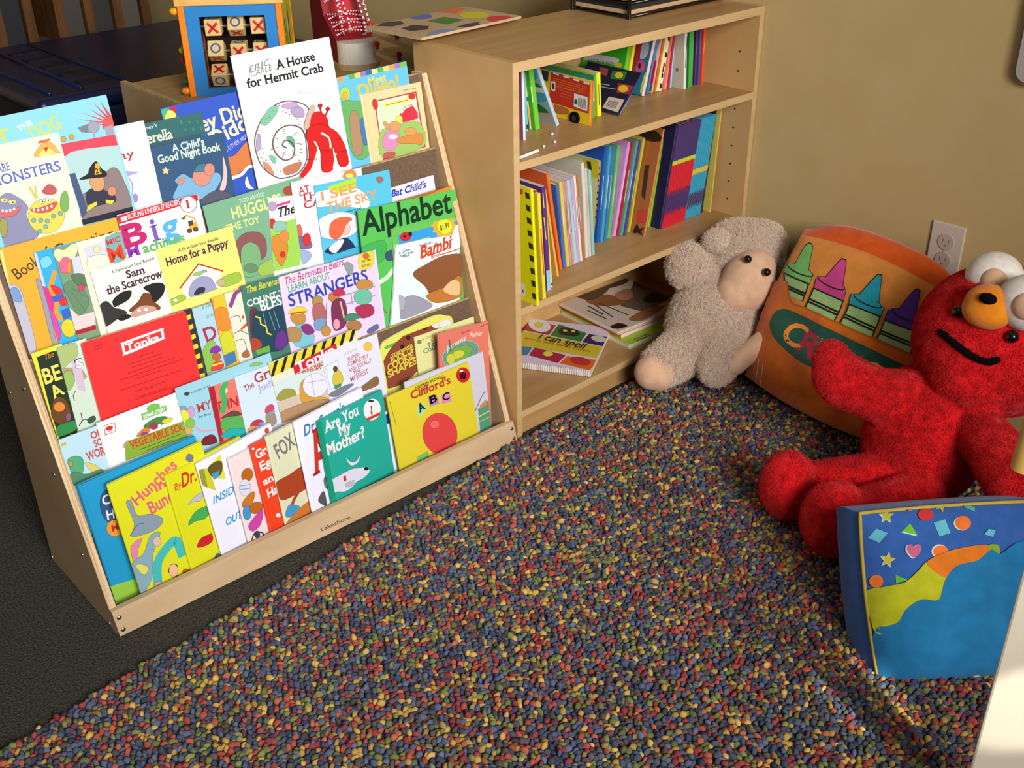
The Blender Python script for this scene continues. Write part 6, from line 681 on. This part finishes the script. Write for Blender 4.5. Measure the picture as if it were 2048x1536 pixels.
# ---- pillows
def pillow(fr, T, bulge, mats, art, name, label, cat, parts, sag=0, cc=.06, N=48, puff=.014, fold=.003):
    c, ex, up, n, W_, H_ = fr
    mw = Matrix((Vector(ex), Vector(up), Vector(n))).transposed().to_4x4(); mw.translation = Vector(c)
    root = empty(name, mw, label, cat)
    def xy(s, t):
        return W_ / 2 * s * (1 - cc * t * t), H_ / 2 * t * (1 - cc * s * s) - sag * ((s + 1) / 2) ** 2 * ((t + 1) / 2) ** 2
    def hf(s, t): return bulge * (1 - .35 * t) * max(0, (1 - abs(s) ** 3.2)) ** .55 * max(0, (1 - abs(t) ** 3.2)) ** .55
    rnd = random.Random(3)
    folds = [(rnd.uniform(-1, 1), rnd.uniform(-1, .2), rnd.uniform(0, math.pi), rnd.uniform(9, 16)) for _ in range(7)]
    def zz(s, t):
        z = hf(s, t)
        for fx, fy, fa_, fq in folds:
            d = (s - fx) * math.cos(fa_) + (t - fy) * math.sin(fa_); r2 = (s - fx) ** 2 + (t - fy) ** 2
            z += fold * math.sin(d * fq) * math.exp(-r2 * 2.5) * (1 - s * s) * (1 - t * t)
        return z
    def grid(sgn, mat, nm):
        mb = MB(); V = []; F = []
        for j in range(N + 1):
            for i in range(N + 1):
                s, t = -1 + 2 * i / N, -1 + 2 * j / N; x, y = xy(s, t); V.append((x, y, sgn * zz(s, t) - (T if sgn < 0 else 0)))
        for j in range(N):
            for i in range(N):
                f = (j * (N + 1) + i, j * (N + 1) + i + 1, (j + 1) * (N + 1) + i + 1, (j + 1) * (N + 1) + i)
                F.append(f if sgn > 0 else f[::-1])
        mb.add(V, F, mat, True); return mb
    front = grid(1, mats[0], 'front')
    # printed and appliqued fabric follows the bulging front
    def inv(x, y):
        s, t = 2 * x / W_, 2 * y / H_
        for _ in range(8):
            x1, y1 = xy(s, t); s += 2 * (x - x1) / W_; t += 2 * (y - y1) / H_
        return s, t
    for k, col, P in art_polys(art):
        P = clip([(p[0], p[1]) for p in P], W_, H_)
        if len(P) < 3: continue
        tris = tessellate_polygon([[Vector((p[0], p[1], 0)) for p in P]])
        bm = bmesh.new(); vs_ = [bm.verts.new((p[0], p[1], 0)) for p in P]
        for tr in tris:
            try: bm.faces.new([vs_[i] for i in tr])
            except ValueError: pass
        for _ in range(6):
            E_ = [e for e in bm.edges if e.calc_length() > .012]
            if not E_: break
            bmesh.ops.subdivide_edges(bm, edges=E_, cuts=1); bmesh.ops.triangulate(bm, faces=[f for f in bm.faces if len(f.verts) > 3])
        bm.verts.index_update(); V = []
        for v in bm.verts:
            x, y = v.co.x - W_ / 2, v.co.y - H_ / 2; s, t = inv(x, y); s_c, t_c = max(-1, min(1, s)), max(-1, min(1, t))
            x, y = xy(s_c, t_c)
            V.append((x, y, zz(s_c, t_c) + .0004 + .00012 * k))
        F = []
        for f in bm.faces:
            ids = [v.index for v in f.verts]
            a_, b2, c2 = (Vector(V[i]) for i in ids[:3])
            F.append(ids if (b2 - a_).cross(c2 - a_).z > 0 else ids[::-1])
        bm.free()
        front.add(V, F, mats[4](col), True)
    front.build(parts[0], root); grid(-1, mats[1], 'back').build('back_panel', root)
    rim = [(-1 + 2 * i / N, 1) for i in range(N)] + [(1, 1 - 2 * i / N) for i in range(N)] + [(1 - 2 * i / N, -1) for i in range(N)] + [(-1, -1 + 2 * i / N) for i in range(N)]
    for nm, m_, sel in parts[1]:
        mb = MB(); K = 6
        for i in range(len(rim)):
            a, b2 = rim[i], rim[(i + 1) % len(rim)]
            if not sel((a[0] + b2[0]) / 2, (a[1] + b2[1]) / 2): continue
            V = []; s_top = (a[1] + b2[1]) > 1.99; pf_ = lambda s: .014 + (puff - .014) * max(0, 1 - abs(s) ** 5)
            for s, t in (a, b2):
                x, y = xy(s, t)
                for k in range(K + 1):
                    f = k / K; o_ = (pf_(s) if s_top else (.004 if a[1] + b2[1] < -1.99 else .014)) * math.sin(math.pi * f); dx, dy = (s if abs(s) > .999 else 0), (t if abs(t) > .999 else 0)
                    V.append((x + o_ * dx, y + o_ * dy, -T * f))
            mb.add(V, [(k, K + 1 + k, K + 2 + k, k + 1) for k in range(K)], m_, True)
        mb.build(nm, root)
    if mats[3]:
        pp = MB(); pp.tube([(*xy(s, t), .001) for s, t in rim], .0028, mats[3], 8, True); pp.build('piping', root)
    return root
VL = {}
def vl(h):
    if h not in VL: VL[h] = velour('fabric_' + h, h)
    return VL[h]
INK[0] = False
pillow(((0.53856, -0.39459, 0.19024), (-0.03127, -0.99815, -0.05212), (0.37257, -0.06003, 0.92606), (-0.92748, 0.00954, 0.37376), 0.375, 0.352), .075, .045, [vl('d8873a'), vl('2c6a54'), None, None, vl], PILLOWART, 'crayon_pillow', 'orange box-shaped pillow with four crayons on its front, leaning on the wall', 'pillow',
       ('front_panel', [('top_gusset', vl('d8560e'), lambda s, t: t > .999), ('side_gusset', vl('2c6a54'), lambda s, t: t <= .999)]), sag=.008, puff=.040, cc=.085, fold=.0055)
pillow(((0.1088, -0.92722, 0.098), (0.78601, -0.61821, 0.0), (0.38792, 0.49321, 0.77863), (-0.48136, -0.61201, 0.62748), 0.36, 0.262), .10, .03, [vl('3560a8'), vl('3560a8'), None, vl('c8a83c'), vl], CUSHIONART, 'floor_cushion', 'blue printed floor cushion with yellow piping and turquoise scallops, bottom right', 'cushion',
       ('front_panel', [('gusset', vl('3560a8'), lambda s, t: True)]), cc=.03)
# ---- low cabinet behind the rack with toys on it
CX0, CX1, CY0, CY1, CZ = -.30, .66, .40, .94, .62
cb = empty('low_cabinet', (CX0, CY0, 0), 'low wooden cabinet behind the display rack with toys standing on top', 'cabinet')
def cbx(nm, a, b, m_): mb = MB(); mb.box(a[0] - CX0, a[1] - CY0, a[2], b[0] - CX0, b[1] - CY0, b[2], m_); return bevel(mb.build(nm, cb), .002, 2)
cbx('end_panel', (CX0, CY0, 0), (CX0 + .014, CY1, CZ + .006), M['birch_side']); cbx('end_panel', (CX1 - .014, CY0, 0), (CX1, CY1, CZ + .006), M['birch_side'])
for x_ in (CX0, CX1 - .014): cbx('edge_band', (x_, CY0, CZ + .0061), (x_ + .014, CY1, CZ + .0075), M['strip'])
cbx('top', (CX0 + .0142, CY0, CZ - .016), (CX1 - .0142, CY1, CZ), M['maple_h'])
cbx('shelf', (CX0 + .0142, CY0 + .01, .3), (CX1 - .0142, CY1 - .01, .315), M['maple_h']); cbx('back_panel', (CX0 + .0142, CY1 - .012, .02), (CX1 - .0142, CY1 - .002, CZ - .017), M['birch_side'])
# activity cube
ca = math.atan2(-.126, .166)
qm = Matrix.Translation((-.243, .732, CZ + .0003)) @ Matrix.Rotation(ca, 4, 'Z')
qb = empty('activity_cube', qm, 'wooden activity cube with blue framed noughts and crosses blocks', 'toy')
QW, QH = .208, .182
def bx(nm, x0, y0, z0, x1, y1, z1, m_, par=qb, bv=.0015): mb = MB(); mb.box(x0, y0, z0, x1, y1, z1, m_); return bevel(mb.build(nm, par), bv, 2)
for x_, y_ in ((0, 0), (QW - .013, 0), (0, QW - .013), (QW - .013, QW - .013)): bx('corner_post', x_, y_, 0, x_ + .013, y_ + .013, QH, pm('e87c1c', 1.1, .4))
bl_ = pm('2a7cc0', 1, .4)
ff = MB(); ff.box(.0135, .001, 0, .040, .011, QH, bl_); ff.box(QW - .036, .001, 0, QW - .0135, .011, QH, bl_); ff.box(.040, .001, 0, QW - .036, .011, .016, bl_); ff.box(.040, .001, QH - .022, QW - .036, .011, QH, bl_)
ff.build('front_frame', qb)
bx('top_board', -.004, -.004, QH + .0002, QW + .004, QW + .004, QH + .014, noisemat('ringed_pine', 'c89248', 'e0b468', (14, 60, 14), 3, .5))
bx('back_panel', .0135, QW - .011, 0, QW - .0135, QW - .002, QH, pm('3a3020', 1, .6)); bx('left_panel', .001, .0135, 0, .010, QW - .0135, QH, pm('a01820', 1, .5))
gp = MB(); gp.box(QW - .010, .0135, 0, QW - .001, QW - .0135, QH, pm('b8c020', 1, .4))
TG = Matrix(((0, 0, 1, QW - .001), (1, 0, 0, .0135), (0, 1, 0, 0), (0, 0, 0, 1)))
print_art(gp, [('e', '4a4', [550, 900, 120, 0, 0, 500]), ('e', '922', [1050, 1150, 110, 0, 0, 480]), ('e', 'ddc', [800, 1250, 120, 0, 0, 150])] + [('e', '222', [200 + (i * 37) % 120, 200 + i * 170, 45, 0, 0, 75]) for i in range(8)], .18, QH, TG)
gp.build('right_panel', qb)
MKS = ['XoX', 'oXX', 'OXX']; TB = pm('d8b878', 1, .5); RD = pm('c41c20', 1, .5); BLU = pm('2f5f96', 1, .5)
for r_ in range(3):
    rz = QH - .047 - r_ * .050
    rd = MB(); rd.cyl((.013, .036, rz), (QW - .013, .036, rz), .003, M['steel'], n=10); ro = rd.build('rod', qb)
    for c_ in range(3):
        cx_ = .062 + c_ * .0465; mk = MKS[r_][c_]; h_ = .0165
        tilt = math.radians({'X': 3, 'O': 28, 'o': -32}[mk] + r_ * 2 - c_ * 3)
        bm_ = MB(); Tb = Matrix.Translation((cx_, .036, rz)) @ Matrix.Rotation(tilt, 4, 'X'); bm_.box(-h_, -h_, -h_, h_, h_, h_, TB, Tb)
        ring = [(math.cos(2 * math.pi * k / 20), math.sin(2 * math.pi * k / 20)) for k in range(20)]
        def mark(Tm, ch):
            if ch == 'X':
                for sg in (1, -1):
                    P = [(-.010, -.010 * sg), (.010, .010 * sg)]
                    for q4_ in stroke(P, .0052): bm_.add([Tm @ Vector((*p, h_ + .0003)) for p in (q4_ if True else [])], [(0, 1, 2, 3)], RD)
            else:
                V = [Tm @ Vector((x * r2, y * r2, h_ + .0003)) for r2 in (.0072, .0108) for x, y in ring]
                bm_.add(V, [(k, 20 + k, 20 + (k + 1) % 20, (k + 1) % 20) for k in range(20)], BLU)
        Fm = Tb @ Matrix.Rotation(math.radians(90), 4, 'X')
        mark(Fm, 'X' if mk == 'X' else 'O'); mark(Tb @ Matrix.Rotation(math.radians(180), 4, 'X'), 'X' if mk != 'X' else 'O'); mark(Tb, 'X' if mk != 'X' else 'O')
        bevel(bm_.build('block', ro), .002, 2)
for z_, y_, cl, r_ in ((QH - .012, .015, 'e8a018', .0085), (.085, .05, 'd8c818', .008), (.066, .05, 'c01828', .008), (.010, .012, 'e88a18', .010), (.026, .03, '2c5a34', .007)):
    k_ = MB(); k_.ball((-.008, y_, z_), (.011, .008, .008), pm(cl, 1, .35)); k_.build('knob', qb)
# lacing shoe
zs_ = CZ + .0003
hd = Vector((.25, .97, 0)).normalized(); wdv = Vector((hd.y, -hd.x, 0))
sm_ = Matrix((hd, -wdv, Vector((0, 0, 1)))).transposed().to_4x4(); sm_.translation = Vector((.165, .70, zs_))
shoe = empty('lacing_shoe', sm_, 'dark red toy lacing shoe with a white toe and red and white laces', 'toy')
m_ = MB(); n_ = 14
SWD = .047
out = [(-.046 * math.sin(math.pi * i / n_), (SWD + .003) * math.cos(math.pi * i / n_)) for i in range(n_ + 1)] + [(.17, -SWD - .003), (.17, SWD + .003)]
m_.prism(out, 0, .012, M['birch']); m_.build('sole', shoe)
tc_ = [(-.043 * math.sin(math.pi * i / n_), SWD * math.cos(math.pi * i / n_)) for i in range(n_ + 1)] + [(.004, -SWD), (.004, SWD)]
m_ = MB(); m_.prism(tc_, .0122, .060, pm('dcd8d0', 1, .5)); bevel(m_.build('toe_cap', shoe), .003, 2)
XZ = Matrix(((1, 0, 0, 0), (0, 0, 1, 0), (0, 1, 0, 0), (0, 0, 0, 1)))
m_ = MB(); m_.prism([(.0042, .0122), (.165, .0122), (.165, .21), (.115, .21), (.075, .105), (.0042, .062)], -SWD, SWD, pm('8a1420', 1, .6), XZ); bevel(m_.build('upper', shoe), .003, 2)
m_ = MB(); m_.prism([(.02, .074), (.076, .109), (.116, .211), (.120, .211), (.080, .104), (.022, .069)], -.026, .026, pm('b81822', 1, .6), XZ); m_.build('tongue', shoe)
LC = [pm('ecdfe0', 1, .6), pm('b01830', 1, .6)]
def lace(P):
    P = smooth_poly3(P, 10); lb = MB()
    for i in range(len(P) - 1): lb.tube([P[i], P[i + 1]], .0022, LC[i % 2], 6)
    lb.build('lace', shoe)
def smooth_poly3(P, n):
    out = []; N = len(P); n = 14
    for i in range(N - 1):
        a, b, c, d = (Vector(P[max(0, min(N - 1, j))]) for j in (i - 1, i, i + 1, i + 2))
        for k in range(n):
            t = k / n; out.append(.5 * (2 * b + (c - a) * t + (2 * a - 5 * b + 4 * c - d) * t * t + (3 * b - a - 3 * c + d) * t ** 3))
    return out + [Vector(P[-1])]
for k in range(4):
    x_, z_ = .012 + k * .022, .072 + k * .014 + max(0, k - 2) * .02
    lace([(x_, -.042, z_), (x_ + .006, 0, z_ + .007), (x_ + .012, .042, z_ + .008)]); lace([(x_, .042, z_), (x_ + .006, 0, z_ + .011), (x_ + .012, -.042, z_ + .008)])
for k, (sy, dx, dz) in enumerate(((-1, -.03, -.02), (1, -.05, -.05), (-1, -.06, -.05), (1, -.035, .0), (-1, -.045, -.065), (1, -.065, -.035))):
    lace([(.092, 0, .168), (.078, .014 * sy, .188 + dz * .2), (.06 + dx * .5, (.030 - k * .002) * sy, .168 + dz * .3), (.045 + dx, (.036 - k * .003) * sy, .118 + dz * .6), (.04 + dx * .7, (.028 - k * .002) * sy, .094 + dz * .4)])
# peg puzzles in a loose stack, and the shape board on top
BRDM = []
def board(nm, lab, c, sx, sy, z, rz, th, tilt=(0, 0), grp=None, cat='puzzle'):
    m = Matrix.Translation((c[0], c[1], z)) @ Matrix.Rotation(rz, 4, 'Z') @ Euler((tilt[0], tilt[1], 0)).to_matrix().to_4x4()
    r = empty(nm, m, lab, cat, grp); b = MB(); b.box(-sx / 2, -sy / 2, 0, sx / 2, sy / 2, th, M['birch']); BRDM.append(b)
    return r, b
PZ = 'peg puzzles stacked on the low cabinet'
for i, (c_, z_, rz, sx_, sy_, tl) in enumerate([((0.2481, 0.5204), 0.622, -1.7422, 0.196, 0.19, (0, 0)), ((0.2152, 0.4772), 0.662, -1.8232, 0.2221, 0.19, (0, 0)), ((0.1967, 0.4601), 0.712, -1.7391, 0.2002, 0.19, (0, 0))]):
    r, bo = board('peg_puzzle', ['lowest dark patterned peg puzzle board beside the lacing shoe', 'middle peg puzzle board with red pegs beside the lacing shoe', 'upper peg puzzle board with red pegs under the shape board'][i], c_, sx_, sy_, z_, rz, .009, tl, PZ)
    print_art(BRDM[-1], [('s', c, [x, y, x + 400, y - 60, x + 520, y + 300, x + 100, y + 380]) for c, x, y in (('a74', 200, 250), ('864', 900, 200), ('c95', 1700, 300), ('764', 300, 1200), ('a53', 1300, 1250), ('568', 2200, 1150))], .30, .22, Matrix.Translation((-.15, -.095, .0091))); BRDM[-1].build('board', r)
    if i:
        for k in range(5):
            g_ = MB(); x_, y_ = -.128 + k * .062, -.085 + (k % 2) * .09
            g_.cyl((x_, y_, .009), (x_, y_, .018), .0045, pm('c0202a', 1, .4), n=12); g_.ball((x_, y_, .020), (.007, .007, .006), pm('c0202a', 1, .4)); g_.build('peg', r)
sh_, bo = board('shape_board', 'wooden board of coloured shapes lying across the back of the bookcase top', (0.1076, 0.3119), 0.2684, 0.1604, 0.7750, 0.0617, .005, (0, 0), None, 'puzzle')
bo.build('board', sh_); sm2 = MB(); SHW, SHH = (0.2684, 0.1604)
print_art(sm2, SHAPEART, SHW, SHH, Matrix.Translation((-SHW / 2, -SHH / 2, .0051)), 1.15); sm2.build('shape_pieces', sh_)
TRB = empty('board_rack', (.42, .108, 0.7658), 'black wire rack of flat cream boards on the back of the bookcase top', 'rack')
fm_ = MB()
for x_ in (.0, .30):
    for y_ in (.0, .16): fm_.cyl((x_, y_, 0), (x_, y_, .16), .004, M['black_gloss'], n=10)
for z_ in (.004, .03, .056, .082, .108):
    fm_.tube([(0, 0, z_), (.30, 0, z_), (.30, .16, z_), (0, .16, z_)], .0028, M['black_gloss'], 6, True)
fm_.build('wire_frame', TRB)
for i, z_ in enumerate((.008, .034, .060, .086)):
    b_ = MB(); b_.box(.006, .005, z_, .294, .155, z_ + .008, M['birch']); b_.box(.006, .005, z_ + .0081, .294, .155, z_ + .018, pm('282420', 1, .7)); b_.build('board', TRB)
# ---- dark things at the back of the room
NV = pm('141e42', 1, .32, .5)
tb = empty('plastic_table', (-.25, 1.61, 0), 'dark navy plastic play table with a ribbed lid at the back left', 'table')
l_ = MB(); l_.box(0, 0, .40, .95, .78, .45, NV); lo = bevel(l_.build('lid', tb), .02, 4)
r_ = MB()
for x_ in (.055, .145, .27): r_.tube([(x_, .05, .4515), (x_, .73, .4515)], .006, NV, 8)
for k in range(5): r_.box(.165, .10 + k * .125, .4495, .255, .145 + k * .125, .4525, pm('0c1024', 1, .5))
r_.build('ribs', lo)
l_ = MB(); l_.box(.05, .05, .22, .90, .73, .3999, pm('141c3c', 1, .5)); bevel(l_.build('tub', tb), .02, 3)
for x_, y_ in ((.07, .07), (.86, .07), (.07, .69), (.86, .69)):
    l_ = MB(); l_.box(x_ - .025, y_ - .025, 0, x_ + .025, y_ + .025, .22, pm('141c3c', 1, .5)); l_.build('leg', tb)
cs = empty('storage_shelf', (-.35, 2.85, 0), 'dark wooden slatted storage shelf against the back of the room', 'shelf')
WD = noisemat('dark_slat_wood', '5a3a1c', '7a5028', (30, 30, 4), 4, .6)
for k in range(10):
    l_ = MB(); l_.box(k * .113 - .01, 0, .0, k * .113 + .024, .28, 1.0, WD); l_.build('slat', cs)
for z_ in (.02, .98):
    l_ = MB(); l_.box(-.012, .002, z_, 1.045, .278, z_ + .02, WD); l_.build('rail', cs)
l_ = MB(); l_.box(-.012, .281, 0, 1.045, .295, 1.0, pm('1c1a18', 1, .8)); l_.build('back_panel', cs)
for k in range(9):
    l_ = MB(); h_ = [.62, .4, .7, .55, .66, .3, .6, .5, .64][k]
    l_.box(0, 0, 0, .070, .2, h_, pm(['5a5650', '3a3a3c', '6a665c', '5c5850', '2c2c30', '64605a', '504c46', '3e3c3a', '605a50'][k], 1, .7))
    o_ = bevel(l_.build('storage_box'), .003, 2); o_.location = (-.35 + k * .113 + .030, 2.87, .0405)
    tag(o_, 'grey storage box in the dark slatted shelf, ' + ORD[k] + ' bay from the left', 'box', 'storage boxes in the slatted shelf')
# ---- things cut by the right edge of the view
POST = ((0.0991, -0.9479, 0.3344), (0.1191, -0.9479, 0.5844))
dw = MB(); dw.cyl(POST[0], POST[1], .017, noisemat('yellow_pine', 'd8a850', 'e2b864', (60, 60, 5), 4, .45), n=24)
tag(bevel(dw.build('wooden_dowel'), .004, 3), 'thick yellow wooden dowel hanging in front of the red plush toy at the right edge', 'dowel')
WP = (-0.2386, -1.088, 0.0, 0.3)
wp = MB(); wp.box(0, -.06, -WP[2], .03, 0, .48 - WP[2], pm('f0e4cc', 1, .5))
wo = bevel(wp.build('white_post'), .003, 2); wo.location = (WP[0], WP[1], WP[2]); wo.rotation_euler = (0, 0, WP[3])
tag(wo, 'cream white painted post standing on the rug at the bottom right edge', 'post')
sun = bpy.data.lights.new('sun_patch', 'SPOT'); sun.energy = 420; sun.spot_size = math.radians(2.6); sun.spot_blend = .4; sun.shadow_soft_size = .01; sun.color = (1, .95, .85)
so_ = bpy.data.objects.new('sun_patch', sun); COL.objects.link(so_); so_.location = (-.9, -3.0, 1.9)
so_.rotation_euler = (Vector((WP[0] + .025, WP[1] - .03, .22)) - so_.location).to_track_quat('-Z', 'Y').to_euler()
